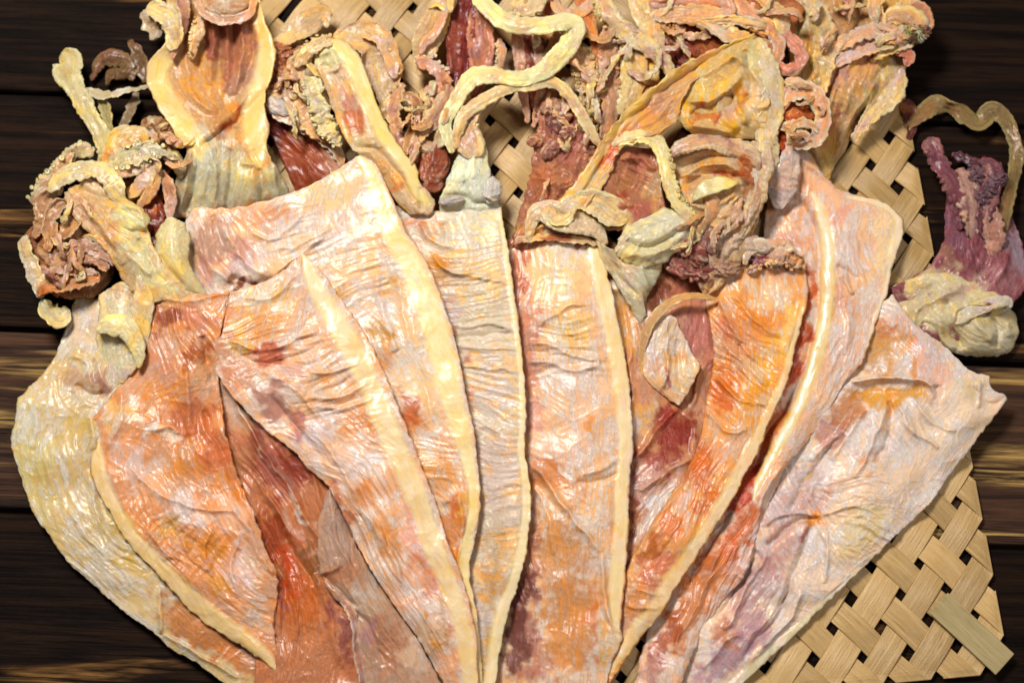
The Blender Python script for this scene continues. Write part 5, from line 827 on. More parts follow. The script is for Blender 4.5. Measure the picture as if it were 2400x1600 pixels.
sheet(Hh, "arm", [
    [(1650, 140, 118), (1612, 190, 114), (1596, 240, 112), (1596, 290, 110), (1625, 318, 102)],
    [(1700, 115, 134), (1660, 180, 140), (1645, 235, 136), (1650, 290, 130), (1670, 322, 112)],
    [(1745, 95, 138), (1725, 165, 146), (1715, 230, 140), (1720, 285, 136), (1730, 325, 114)],
    [(1775, 90, 128), (1800, 160, 130), (1806, 220, 128), (1800, 280, 124), (1785, 330, 106)]],
    (230, 182, 92), [(1640, 200, 40, 40, 0, (236, 204, 120), .8), (1690, 170, 50, 40, -30, (236, 184, 76), .8), (1650, 270, 40, 24, -20, (214, 120, 40), .9), (1672, 262, 12, 26, 10, (170, 50, 20), .85), (1700, 260, 40, 40, 0, (206, 166, 150), .85), (1720, 190, 26, 40, 20, (240, 196, 110), .7), (1740, 230, 20, 40, 0, (226, 150, 84), .8), (1780, 230, 40, 60, 0, (238, 206, 170), .8), (1770, 130, 40, 40, 0, (238, 220, 160), .8), (1640, 305, 40, 20, 0, (220, 160, 80), .7)],
    [([(1605, 240), (1660, 236), (1705, 210), (1740, 180)], 10, 18), ([(1620, 275), (1680, 250), (1715, 222)], 10, -22), ([(1700, 195), (1722, 240), (1748, 290)], 9, 15), ([(1690, 240), (1700, 280), (1730, 305)], 9, 12), ([(1745, 120), (1760, 190), (1752, 260)], 8, -16), ([(1700, 130), (1740, 150), (1790, 200)], 8, 12), ([(1610, 300), (1660, 300), (1720, 312)], 9, 12), ([(1750, 245), (1790, 250), (1806, 230)], 8, 12), ([(1640, 180), (1680, 160), (1720, 130)], 8, 10)],
    [(5, 30, 50, 14, 1700, 220, 110, 90), (4, 10, 60, 11, 1770, 250, 50, 50)], mat=SMOOTH, us=[0, .33, .66, 1], rough=6, fine=1.4)
band(Hh, "arm", [(1770, 90, 124, 20), (1790, 140, 130, 44), (1812, 190, 130, 46), (1808, 250, 128, 50), (1800, 310, 118, 44), (1806, 370, 108, 36), (1796, 420, 98, 14)], (238, 216, 150), (232, 196, 130), PALE, 13, curl=-.08, rough=5, frill=4)
lump(Hh, "head", 1690, 220, 92, 96, 100, 40, 0, (226, 176, 90), (206, 130, 56), .25, 1.5, ARM, 60, (232, 196, 110))
sheet(Hh, "head", [
    [(1572, 365, 96), (1585, 420, 92), (1605, 480, 92), (1640, 540, 84), (1665, 600, 66)],
    [(1640, 325, 116), (1650, 400, 112), (1660, 470, 112), (1680, 540, 100), (1690, 610, 76)],
    [(1720, 330, 120), (1730, 400, 118), (1725, 470, 116), (1720, 545, 100), (1715, 615, 76)],
    [(1800, 330, 104), (1806, 400, 102), (1790, 470, 96), (1765, 550, 84), (1735, 620, 66)]],
    (218, 178, 128), [(1660, 360, 90, 20, 5, (206, 166, 136), .9), (1680, 345, 100, 8, 8, (226, 196, 150), .8), (1660, 385, 90, 10, 0, (214, 160, 100), .8), (1700, 405, 60, 12, 8, (196, 96, 50), .85), (1750, 400, 24, 40, 0, (180, 84, 50), .8), (1620, 430, 40, 20, 0, (222, 160, 90), .8), (1680, 500, 50, 30, -20, (214, 176, 130), .8), (1730, 500, 30, 60, 20, (186, 150, 130), .85), (1760, 450, 20, 60, 10, (170, 110, 80), .7), (1690, 570, 50, 40, 0, (196, 160, 140), .8)],
    [([(1575, 385), (1640, 350), (1720, 352), (1790, 400)], 7, 12), ([(1580, 400), (1650, 368), (1720, 374), (1770, 410)], 6, -11), ([(1590, 415), (1650, 388), (1720, 394), (1760, 424)], 7, 12), ([(1600, 432), (1660, 408), (1740, 416)], 7, -14), ([(1610, 480), (1670, 490), (1730, 450)], 8, 10), ([(1740, 430), (1740, 500), (1700, 580)], 7, -12), ([(1770, 400), (1765, 480), (1725, 570)], 7, 12), ([(1790, 380), (1785, 460), (1745, 560)], 6, -9), ([(1650, 520), (1690, 530), (1720, 500)], 7, 9)],
    [(6, 5, 90, 11, 1680, 380, 120, 60), (6, 105, 70, 12, 1730, 500, 70, 90)], mat=SMOOTH, us=[0, .33, .66, 1], rough=6, fine=2.0, jag=5)
for pts, e, m, o_ in (
    ([(1566, 370, 110, 12), (1600, 342, 122, 30), (1660, 330, 126, 36), (1720, 346, 126, 38), (1764, 374, 120, 36), (1770, 420, 110, 14)], (216, 190, 150), (180, 130, 116), MAUVE),
    ([(1790, 320, 112, 14), (1796, 370, 116, 34), (1780, 430, 114, 40), (1766, 490, 108, 34), (1740, 540, 96, 30), (1700, 590, 80, 12)], (206, 180, 150), (190, 150, 120), MAUVE),
    ([(1800, 330, 110, 10), (1772, 390, 118, 18), (1778, 450, 118, 20), (1750, 510, 110, 18), (1716, 550, 96, 8)], (200, 160, 130), (170, 100, 80), GREY)):
    band(Hh, "arm", pts, e, m, o_, 13, curl=-.10, rough=5, frill=3, mat=ARM, strand=3)
sheet(Hh, "leaf_lobe", [
    [(1732, 426, 128), (1700, 414, 130), (1660, 418, 128), (1634, 434, 124), (1630, 452, 120)],
    [(1728, 434, 130), (1700, 446, 136), (1660, 460, 132), (1632, 470, 122), (1618, 478, 116)]], (226, 216, 156), [(1690, 430, 16, 30, 20, (236, 232, 206), .8)], [([(1640, 468), (1680, 462), (1728, 438)], 6, 7)], mat=SMOOTH, th=14, rough=2, fine=.6)
band(Hh, "neck", [(1740, 460, 100, 30), (1720, 510, 96, 60), (1690, 560, 84, 76), (1670, 610, 70, 80), (1660, 660, 54, 50), (1655, 690, 44, 14)], (196, 170, 140), (182, 140, 116), MAUVE, 30, rough=8, strand=3)
band(Hh, "arm", [(1620, 560, 94, 12), (1650, 530, 102, 24), (1670, 490, 108, 30), (1660, 460, 112, 24), (1640, 440, 112, 8)], (200, 150, 110), (176, 110, 84), TAN, 14, rough=6)
for x, y, z, c in ((1625, 590, 84, (170, 96, 84)), (1660, 560, 82, (176, 120, 110)), (1600, 620, 70, (180, 110, 100)), (1700, 620, 70, (206, 160, 130)), (1640, 630, 66, (160, 90, 84))):
    lump(Hh, "head_fold", x, y, z, 40, 30, 18, RNG.uniform(0, 90), c, tuple(int(v * .85) for v in c), .45, 2.4, ARM, 40, (206, 160, 140))
lump(Hh, "eye", 1765, 575, 78, 40, 24, 20, 20, (222, 200, 176), (206, 170, 150), .3, 1.8); band(Hh, "eye_fold", [(1745, 622, 78, 10), (1756, 590, 88, 24), (1784, 572, 90, 26), (1806, 586, 84, 12)], (228, 206, 180), (206, 170, 140), PINK, 12, mat=SMOOTH, rough=4)
lump(Hh, "eye", 1785, 605, 72, 26, 18, 12, 0, (170, 84, 70), (196, 150, 190), .5, 2.4)
f = band(Hh, "neck_frill", [(1752, 640, 66, 10), (1790, 606, 78, 30), (1830, 600, 80, 40), (1866, 612, 76, 34), (1890, 632, 66, 10)], (232, 196, 160), (206, 130, 90), PINK, 14, rough=10, frill=8, kn=1.0); suckers(Hh, f, 1, (226, 180, 140), 7, 12, jit=9)

# ---- I's curled head
band(I, "neck", [(1850, 330, 92, 20), (1850, 370, 90, 50), (1840, 410, 80, 64), (1830, 450, 66, 60), (1824, 490, 50, 20)], (206, 186, 180), (196, 172, 166), PINK, 22, rough=6, mat=SMOOTH)
band(I, "arm", [(1826, 250, 110, 14), (1850, 218, 122, 34, 30), (1892, 212, 128, 40, 20), (1924, 244, 128, 40, -10), (1930, 290, 124, 34, -20), (1912, 326, 114, 26), (1872, 340, 106, 22), (1846, 320, 104, 10)], (236, 206, 170), (214, 130, 90), PINK, 12, curl=.15, rough=5, frill=4)
band(I, "arm", [(1820, 272, 100, 14), (1842, 236, 112, 26), (1856, 202, 116, 28), (1842, 190, 112, 14)], (214, 110, 80), (190, 70, 50), PINK, 12, rough=4)
band(I, "arm", [(1810, 300, 104, 12), (1848, 296, 116, 18), (1880, 286, 122, 20), (1906, 296, 122, 18), (1920, 312, 116, 8)], (222, 206, 150), (196, 130, 90), PALE, 10, rough=5, frill=4)
band(I, "arm", [(1858, 312, 110, 10), (1884, 316, 118, 18), (1904, 330, 114, 18), (1886, 342, 108, 10)], (230, 210, 180), (150, 60, 40), PALE, 9, rough=6, frill=5)
lump(I, "head", 1878, 276, 92, 46, 52, 26, 10, (206, 110, 56), (176, 60, 36), .25, 1.8, ARM, c3=(226, 150, 80)); lump(I, "head", 1830, 330, 84, 34, 30, 20, 0, (190, 84, 40), (170, 60, 30), .3, 2, ARM)
f = band(I, "arm", [(1838, 190, 112, 12), (1870, 196, 124, 22), (1908, 216, 126, 20), (1926, 236, 120, 8)], (232, 206, 176), (206, 150, 120), PINK, 11, rough=6); suckers(I, f, 1, (230, 196, 166), 6, 10)

# ---- M: reddish arms at the top right of centre
M = squid("tangle of pink and orange squid arms at the top right of centre", (1660, 60, 0))
lump(M, "head", 1640, 90, 66, 110, 90, 36, 0, (150, 70, 44), (120, 46, 34), .3, 1.8, ARM, 60, (176, 100, 60)); lump(M, "head", 1780, 40, 60, 90, 80, 36, 0, (206, 130, 80), (180, 90, 60), .3, 1.8, ARM, 50)
for pts, e, m, o_ in (
    ([(1510, -20, 96, 40), (1530, 30, 100, 50), (1536, 80, 98, 36), (1550, 130, 90, 12)], (236, 200, 130), (226, 160, 84), YEL),
    ([(1520, 10, 108, 18), (1560, 12, 114, 30), (1620, 4, 114, 32), (1680, 10, 112, 30), (1720, 26, 104, 12)], (226, 140, 120), (214, 110, 90), PINK),
    ([(1530, 40, 108, 18), (1580, 34, 116, 34), (1640, 32, 116, 36), (1690, 40, 114, 36), (1750, 44, 108, 16)], (236, 180, 130), (222, 150, 110), PINK),
    ([(1600, 40, 110, 14), (1650, 50, 118, 30), (1690, 72, 120, 34), (1730, 88, 118, 34), (1760, 84, 112, 18)], (238, 190, 120), (230, 160, 100), PALE),
    ([(1640, 50, 118, 10), (1700, 46, 124, 20), (1750, 52, 124, 22), (1790, 60, 120, 18), (1800, 74, 112, 8)], (236, 206, 140), (222, 170, 120), PALE),
    ([(1540, 70, 84, 12), (1580, 100, 90, 20), (1610, 124, 90, 16), (1626, 136, 84, 6)], (206, 140, 90), (190, 110, 70), TAN),
    ([(1720, -20, 104, 26), (1740, 20, 110, 32), (1780, 50, 112, 30), (1816, 80, 110, 30), (1836, 120, 102, 12)], (226, 166, 130), (206, 110, 80), PINK),
    ([(1770, -20, 106, 24), (1800, 10, 112, 34), (1830, 40, 112, 34), (1838, 80, 110, 26), (1826, 112, 104, 10)], (236, 196, 140), (222, 160, 100), YEL),
    ([(1810, 70, 104, 14), (1850, 90, 110, 24), (1874, 120, 112, 26), (1876, 146, 110, 24), (1850, 164, 106, 24), (1814, 156, 102, 20), (1800, 150, 98, 8)], (196, 100, 96), (190, 84, 80), PINK),
    ([(1794, 60, 106, 16), (1816, 84, 112, 26), (1826, 116, 112, 26), (1812, 146, 108, 20), (1800, 160, 102, 8)], (222, 170, 150), (206, 110, 50), PINK),
    ([(1740, 90, 104, 10), (1776, 96, 112, 22), (1802, 110, 112, 20), (1812, 130, 106, 8)], (190, 110, 80), (160, 70, 40), TAN),
    ([(1660, -20, 112, 26), (1690, -6, 116, 30), (1712, 22, 116, 24), (1700, 50, 112, 10)], (228, 140, 120), (222, 130, 100), PINK)):
    band(M, "arm", pts, e, m, o_, 13, curl=-.08, rough=5, frill=4, strand=2)
f = band(M, "arm", [(1560, -20, 100, 20), (1600, -4, 108, 24), (1650, -10, 108, 24), (1690, -20, 104, 16)], (230, 180, 150), (214, 120, 90), PINK, 12, rough=5); suckers(M, f, 1, (232, 190, 160), 7, 11)

# ---- N: tan squid at the upper right
N_ = squid("tan dried squid at the upper right leaning over the tray's edge", (1960, 200, 0))
sheet(N_, "mantle", [
    [(1830, -30, 50), (1835, 60, 52), (1850, 150, 54), (1850, 220, 52), (1860, 300, 46), (1880, 380, 36), (1900, 440, 24)],
    [(1920, -30, 66), (1920, 60, 70), (1915, 150, 72), (1920, 220, 70), (1925, 300, 60), (1930, 380, 44), (1928, 435, 26)],
    [(2010, -30, 72), (2010, 60, 76), (2015, 130, 78), (2005, 200, 76), (1980, 270, 64), (1962, 350, 46), (1945, 420, 28)],
    [(2120, -30, 60), (2130, 50, 62), (2135, 100, 64), (2128, 150, 62), (2100, 200, 56), (2062, 246, 50), (2024, 256, 46), (1998, 300, 42), (1982, 350, 36), (1954, 392, 30), (1945, 420, 24)]],
    (216, 170, 110), [(1870, 40, 40, 50, 20, (214, 200, 140), .8), (1960, 50, 50, 70, 20, (210, 150, 90), .8), (1900, 140, 50, 50, 0, (206, 160, 90), .7), (1970, 160, 40, 60, 0, (196, 140, 140), .7), (2020, 190, 60, 40, 0, (206, 160, 120), .8), (2080, 150, 40, 40, 0, (216, 190, 120), .8), (2070, 130, 60, 30, -20, (206, 140, 130), .7), (2040, 230, 50, 16, -20, (206, 180, 80), .8), (1950, 300, 40, 50, 0, (210, 140, 100), .7), (1975, 265, 20, 14, 0, (152, 90, 104), .7), (1930, 380, 40, 40, 0, (214, 186, 130), .8)],
    [([(1900, 60), (1930, 120), (1900, 200)], 9, 10), ([(1950, 0), (1940, 90), (1960, 150)], 9, 9), ([(2000, 130), (1960, 200), (1940, 280)], 9, 10), ([(2060, 190), (2030, 230), (1990, 290), (1960, 370)], 8, 9), ([(2070, 150), (2050, 200)], 8, -9), ([(1890, 0), (1870, 90)], 8, -9), ([(1960, 160), (1920, 260)], 8, -8)],
    [(8, 110, 60, 14, 1990, 180, 130, 110), (6, 100, 60, 14, 1920, 80, 90, 90), (6, 95, 60, 12, 1940, 320, 50, 90)], mat=ARM, us=[0, .33, .66, 1], rough=8, fine=2.4)
for pts, e, m, o_ in (
    ([(1945, 130, 84, 12), (1970, 104, 94, 28), (2010, 82, 100, 34), (2060, 72, 102, 40), (2110, 70, 100, 36), (2135, 90, 92, 14)], (214, 160, 130), (206, 140, 116), PINK),
    ([(1950, 160, 84, 12), (1990, 128, 94, 28), (2040, 110, 100, 34), (2084, 100, 100, 36), (2118, 120, 94, 16)], (222, 170, 150), (196, 130, 120), LILAC),
    ([(2070, 60, 94, 14), (2090, 40, 104, 34), (2124, 40, 106, 46), (2150, 60, 104, 46), (2160, 84, 96, 24)], (206, 190, 140), (176, 120, 90), TAN),
    ([(2126, 40, 98, 14), (2140, 16, 104, 26), (2162, 26, 104, 30), (2172, 56, 100, 30), (2166, 84, 92, 14)], (196, 130, 110), (150, 80, 70), PINK),
    ([(2090, 120, 90, 14), (2116, 116, 96, 26), (2132, 132, 92, 26), (2122, 156, 84, 12)], (206, 110, 100), (170, 60, 50), PINK),
    ([(2060, -20, 96, 24), (2050, 20, 102, 30), (2064, 50, 98, 24), (2054, 76, 92, 10)], (226, 190, 140), (214, 160, 110), PINK),
    ([(2150, -20, 92, 26), (2126, 10, 98, 32), (2106, 30, 96, 26), (2086, 44, 90, 10)], (216, 190, 120), (206, 150, 90), TAN),
    ([(1956, 130, 88, 8), (1980, 100, 96, 16), (2010, 74, 98, 16), (2034, 62, 96, 12)], (226, 180, 150), (216, 160, 120), PINK),
    ([(1890, -20, 80, 20), (1920, 40, 90, 40), (1935, 100, 90, 44), (1928, 160, 84, 40), (1930, 220, 76, 16)], (222, 184, 120), (214, 170, 104), OLV),
    ([(1960, -20, 86, 26), (1990, 0, 92, 30), (1990, 20, 90, 20), (1970, 30, 86, 8)], (206, 120, 100), (190, 90, 70), PINK),
    ([(2000, 330, 50, 14), (2040, 270, 62, 30), (2080, 230, 66, 50), (2104, 190, 66, 40), (2112, 160, 64, 12)], (222, 196, 120), (216, 180, 110), PINK)):
    band(N_, "arm", pts, e, m, o_, 13, curl=-.08, rough=6, frill=5, strand=2)
for x, y, c in ((2150, 60, (150, 140, 90)), (2158, 82, (206, 206, 160)), (2142, 90, (110, 80, 50)), (2166, 72, (170, 120, 90)), (2130, 76, (180, 170, 100))):
    lump(N_, "arm_tip", x, y, 104, 16, 13, 9, RNG.uniform(0, 90), c, tuple(int(v * .6) for v in c), .7, 3, ARM, 30)

# ---- J's purple head and the blurred tentacle
sheet(J, "head", [
    [(2225, 440, 20), (2214, 500, 22), (2212, 560, 26), (2180, 620, 30), (2130, 655, 34), (2085, 672, 34)],
    [(2270, 430, 38), (2268, 500, 46), (2265, 570, 48), (2250, 640, 46), (2200, 690, 42), (2110, 720, 34)],
    [(2330, 430, 34), (2336, 500, 44), (2345, 570, 48), (2340, 640, 50), (2300, 700, 46), (2160, 780, 34)],
    [(2350, 440, 14), (2372, 500, 16), (2398, 580, 18), (2404, 640, 22), (2385, 700, 26), (2220, 815, 26)]],
    (150, 92, 102), [(2260, 520, 50, 90, 0, (134, 92, 112), .85), (2310, 520, 26, 90, 0, (126, 56, 70), .9), (2340, 560, 40, 60, 0, (142, 92, 100), .8), (2290, 600, 60, 40, 0, (140, 86, 96), .8), (2380, 600, 30, 80, 0, (176, 156, 180), .8), (2360, 660, 50, 40, 0, (176, 120, 130), .7), (2180, 660, 70, 40, -20, (206, 186, 160), .9), (2200, 720, 90, 50, -20, (222, 206, 166), .95), (2220, 600, 26, 40, 0, (176, 130, 120), .8), (2280, 670, 60, 26, -20, (196, 170, 160), .8)],
    [([(2230, 450), (2240, 540), (2210, 620)], 8, 10), ([(2270, 440), (2270, 540), (2290, 620)], 8, -10), ([(2300, 440), (2295, 540), (2260, 640)], 7, 9), ([(2330, 450), (2320, 560), (2290, 660)], 8, -9), ([(2370, 560), (2350, 640), (2290, 690)], 8, 9), ([(2140, 740), (2190, 690), (2240, 670)], 8, 9)],
    [(8, 80, 70, 13, 2300, 540, 90, 130), (5, 140, 60, 14, 2200, 680, 90, 60)], mat=ARM, us=[0, .33, .66, 1], rough=7, fine=2.5)
sheet(J, "funnel", [
    [(2086, 674, 30), (2105, 725, 30), (2140, 775, 28), (2190, 812, 26), (2230, 826, 22), (2265, 834, 18)],
    [(2180, 640, 44), (2190, 700, 52), (2215, 750, 54), (2245, 790, 46), (2275, 820, 34), (2300, 836, 20)],
    [(2280, 650, 44), (2290, 700, 58), (2300, 750, 60), (2315, 790, 52), (2330, 820, 36), (2335, 834, 20)],
    [(2370, 660, 24), (2366, 712, 28), (2384, 745, 28), (2388, 775, 26), (2376, 812, 24), (2362, 830, 18)]],
    (224, 210, 170), [(2150, 700, 60, 40, -30, (214, 190, 140), .8), (2240, 690, 60, 20, -20, (206, 176, 150), .6), (2290, 740, 60, 30, 0, (222, 204, 150), .8), (2350, 780, 40, 40, 0, (232, 220, 196), .8), (2200, 770, 40, 40, 0, (222, 206, 160), .8), (2330, 720, 30, 12, -20, (96, 66, 44), .85), (2175, 775, 14, 12, 0, (120, 90, 50), .7), (2290, 670, 60, 16, -20, (196, 160, 150), .7)],
    [([(2130, 770), (2160, 720), (2210, 690), (2260, 670)], 10, 14), ([(2230, 770), (2240, 730), (2290, 712), (2350, 700)], 10, 16), ([(2250, 745), (2300, 735), (2360, 726)], 7, -16), ([(2215, 700), (2225, 760), (2260, 815)], 9, -14), ([(2280, 740), (2300, 780), (2330, 800)], 10, 12), ([(2320, 740), (2340, 780), (2335, 820)], 8, -12), ([(2160, 760), (2185, 780), (2200, 800)], 8, -12), ([(2100, 700), (2150, 690), (2200, 660)], 9, -9), ([(2360, 750), (2376, 790)], 8, 9), ([(2200, 740), (2205, 790), (2240, 822)], 8, 11)],
    [(5, 30, 40, 14, 2280, 760, 90, 60), (4, -40, 60, 14, 2160, 710, 80, 60)], mat=SMOOTH, us=[0, .33, .66, 1], rough=7, fine=1.6, th=10, edge=9)
band(J, "funnel_rim", [(2225, 750, 50, 14), (2250, 744, 64, 30), (2290, 722, 70, 34), (2330, 708, 70, 34), (2362, 706, 64, 22), (2370, 720, 54, 8)], (220, 212, 186), (210, 200, 176), LILAC, 16, mat=SMOOTH, rough=4)
for pts, e, m, o_, th in (
    ([(2165, 330, 50, 26), (2186, 350, 56, 40), (2206, 390, 56, 38), (2226, 430, 54, 38), (2244, 480, 50, 34), (2250, 540, 46, 14)], (140, 86, 96), (128, 72, 84), MAUVE, 22),
    ([(2240, 400, 40, 12), (2262, 420, 50, 36), (2276, 450, 54, 50), (2280, 510, 52, 44), (2276, 570, 46, 14)], (150, 110, 120), (130, 84, 104), PURP, 24),
    ([(2290, 380, 44, 10), (2320, 390, 52, 30), (2328, 430, 54, 40), (2310, 480, 54, 40), (2306, 560, 50, 14)], (120, 60, 76), (106, 62, 70), MAUVE, 22),
    ([(2330, 480, 46, 12), (2326, 520, 54, 36), (2330, 560, 54, 40), (2326, 610, 48, 14)], (152, 90, 104), (136, 70, 84), LILAC, 22),
    ([(2230, 360, 30, 14), (2270, 376, 36, 24), (2310, 390, 40, 30), (2350, 388, 36, 10)], (110, 70, 76), (90, 50, 60), PURP, 14)):
    band(J, "arm", pts, e, m, o_, th, rough=8, frill=6, strand=3)
for x, y in ((2290, 410), (2320, 440), (2300, 460), (2340, 420)):
    lump(J, "arm_tip", x, y, 56, 22, 18, 12, RNG.uniform(0, 90), (130, 100, 110), (96, 54, 70), .6, 3, ARM, 30)
band(J, "tentacle", [(2120, 300, 10, 20), (2150, 276, 12, 34, 20), (2186, 246, 16, 50, 25), (2226, 250, 18, 44, -55), (2262, 272, 20, 40, -10), (2296, 290, 22, 40, 60), (2322, 262, 24, 46, -20), (2354, 278, 24, 34), (2374, 318, 26, 34, -15), (2384, 370, 28, 34), (2372, 430, 30, 32, 15), (2358, 490, 32, 34), (2350, 540, 34, 30), (2352, 600, 36, 16)], (156, 134, 90), (140, 116, 76), (150, 110, 70), 9, mat=RIM, rough=3, frill=2)
band(J, "tentacle", [(2110, 240, 8, 24), (2130, 260, 8, 34), (2136, 300, 8, 26), (2128, 330, 8, 8)], (110, 60, 50), (100, 50, 44), BRN, 12, rough=4)

# ---- A's and B's heads at the left
C_ = B
lump(A, "head", 165, 590, 34, 100, 110, 40, 0, (170, 116, 76), (140, 80, 56), .3, 1.9, ARM, 70, (196, 150, 110))
lump(A, "head", 300, 420, 36, 90, 120, 36, 20, (150, 84, 40), (120, 56, 30), .3, 1.9, ARM, 60, (206, 150, 76))
for pts, e, m, o_, th, cu in (
    ([(86, 690, 60, 14, 20), (110, 672, 76, 34, 30), (150, 660, 80, 42, 20), (196, 652, 80, 40), (236, 650, 72, 14)], (170, 110, 70), (160, 84, 46), DORG, 12, .16),
    ([(140, 600, 78, 10), (170, 578, 86, 24), (216, 580, 88, 28), (254, 600, 84, 26), (272, 620, 76, 10)], (206, 150, 140), (160, 90, 84), MAUVE, 14, -.05),
    ([(144, 625, 76, 10), (180, 606, 84, 20), (222, 610, 86, 24), (256, 630, 80, 16)], (186, 124, 106), (150, 84, 70), MAUVE, 13, -.05),
    ([(100, 700, 56, 14), (112, 730, 52, 50), (138, 742, 46, 44), (164, 726, 40, 16)], (222, 216, 170), (206, 196, 146), GRN, 9, .08),
    ([(62, 550, 52, 14), (60, 585, 56, 30), (72, 620, 58, 30), (88, 660, 58, 30), (96, 700, 52, 12)], (206, 206, 180), (190, 166, 130), GREY, 12, 0),
    ([(80, 560, 62, 12), (100, 520, 72, 30), (96, 480, 74, 30), (120, 450, 76, 30), (150, 440, 74, 10)], (176, 120, 80), (140, 80, 50), TAN, 14, .1),
    ([(110, 590, 70, 10), (120, 550, 78, 30), (116, 510, 80, 30), (136, 480, 80, 26), (160, 476, 76, 8)], (190, 130, 84), (150, 84, 50), TAN, 14, .12),
    ([(140, 560, 74, 10), (160, 540, 82, 26), (176, 516, 84, 30), (170, 490, 82, 22), (150, 480, 78, 8)], (196, 150, 96), (140, 76, 44), TAN, 13, .12),
    ([(112, 640, 74, 10), (140, 632, 80, 20), (180, 636, 82, 20), (230, 640, 76, 8)], (196, 140, 110), (150, 76, 56), PINK, 10, 0)):
    band(A, "arm", pts, e, m, o_, th, curl=cu, rough=6, frill=5, strand=2)
f = band(A, "arm", [(76, 480, 62, 20), (96, 446, 66, 34), (124, 420, 66, 36), (150, 380, 64, 34), (176, 350, 58, 14)], (190, 160, 120), (166, 116, 84), GRN, 14, rough=8, frill=8); suckers(A, f, -1, (206, 196, 150), 8, 11, jit=7)
f = band(A, "arm", [(150, 380, 56, 10), (176, 356, 62, 30), (200, 352, 64, 30), (220, 366, 62, 12)], (206, 196, 150), (176, 140, 100), GRN, 12, rough=6, frill=6); suckers(A, f, -1, (214, 206, 166), 7, 10)
band(A, "tentacle", [(140, 132, 30, 30), (158, 142, 40, 66), (160, 176, 46, 62), (180, 214, 50, 46), (204, 262, 54, 44), (230, 306, 60, 46), (252, 346, 66, 50), (250, 385, 68, 46), (236, 420, 66, 14)], (206, 194, 136), (196, 180, 120), OLV, 15, mat=RIM, rough=4, frill=3)
band(A, "tentacle", [(200, 206, 50, 10), (224, 220, 54, 22), (258, 222, 56, 18), (300, 212, 58, 12), (350, 202, 62, 9)], (196, 180, 140), (186, 166, 120), GREY, 8, mat=RIM, rough=2)
band(A, "tentacle", [(232, 222, 40, 12), (244, 250, 44, 28), (254, 286, 50, 26), (260, 316, 58, 10)], (170, 156, 110), (150, 136, 90), OLV, 8, mat=RIM, rough=3)
band(A, "tentacle", [(322, 214, 26, 12), (314, 244, 28, 22), (296, 280, 34, 22), (274, 312, 44, 12)], (150, 130, 100), (140, 116, 90), GREY, 8, mat=RIM, rough=3)
for pts in ([(214, 190, 10, 8), (232, 150, 14, 26), (262, 136, 16, 34), (296, 150, 16, 30), (312, 190, 14, 10)], [(250, 200, 10, 8), (262, 172, 14, 24), (290, 176, 14, 22), (320, 160, 14, 18), (336, 130, 12, 8)], [(300, 96, 10, 8), (320, 120, 14, 24), (334, 160, 14, 26), (340, 196, 12, 8)]):
    band(A, "arm", pts, (140, 112, 74), (120, 88, 58), (130, 84, 60), 10, rough=6, frill=4)
band(A, "arm", [(250, 410, 80, 30), (266, 370, 92, 60), (276, 334, 96, 52), (310, 316, 98, 46), (334, 320, 94, 34), (336, 340, 88, 10)], (222, 186, 100), (224, 180, 90), ORG, 20, mat=SMOOTH, rough=5)
band(A, "arm", [(256, 318, 92, 10), (282, 306, 100, 20), (308, 306, 102, 14), (322, 312, 98, 6)], (216, 190, 130), (200, 160, 90), TAN, 9, rough=3)
f = band(A, "arm", [(262, 400, 96, 10), (284, 372, 104, 36), (320, 362, 106, 40), (356, 352, 104, 36), (376, 372, 98, 14)], (216, 200, 150), (206, 180, 120), GRN, 16, rough=8, frill=7); suckers(A, f, 1, (226, 216, 166), 9, 9, jit=9); suckers(A, f, -1, (222, 210, 160), 9, 9, jit=9)
lump(A, "arm_tip", 366, 306, 84, 36, 32, 20, 20, (190, 146, 96), (150, 96, 60), .5, 2.6, ARM, 44, (222, 200, 150)); lump(A, "arm_tip", 396, 322, 76, 26, 34, 16, 0, (160, 96, 60), (120, 60, 40), .6, 2.8, ARM, 36)
for pts, e, m, o_ in (
    ([(262, 420, 90, 10), (290, 404, 98, 24), (330, 386, 100, 26), (360, 370, 96, 10)], (206, 160, 120), (190, 130, 90), PINK),
    ([(300, 465, 80, 10), (326, 440, 92, 30), (346, 408, 96, 34), (360, 376, 92, 16)], (222, 180, 120), (206, 150, 90), PINK),
    ([(320, 490, 78, 10), (350, 450, 90, 26), (366, 410, 92, 24), (372, 380, 86, 8)], (222, 176, 100), (190, 120, 60), ORG),
    ([(380, 370, 82, 12), (400, 366, 90, 26), (420, 390, 88, 28), (424, 420, 80, 10)], (206, 200, 140), (190, 160, 100), GRN),
    ([(376, 400, 78, 10), (392, 430, 84, 24), (400, 470, 80, 24), (396, 520, 70, 10)], (196, 140, 110), (150, 80, 60), PINK),
    ([(350, 440, 62, 14), (360, 490, 66, 40), (362, 540, 64, 40), (352, 600, 58, 14)], (150, 70, 40), (130, 50, 30), DORG)):
    band(A, "arm", pts, e, m, o_, 13, curl=-.06, rough=5, frill=3)
band(C_, "arm", [(112, 450, 88, 14), (140, 420, 98, 32), (180, 402, 104, 36), (224, 398, 106, 36), (256, 422, 106, 38), (278, 456, 102, 34), (292, 476, 94, 10)], (230, 214, 160), (214, 190, 126), GRN, 12, curl=.05, mat=ARM, rough=4, frill=4)
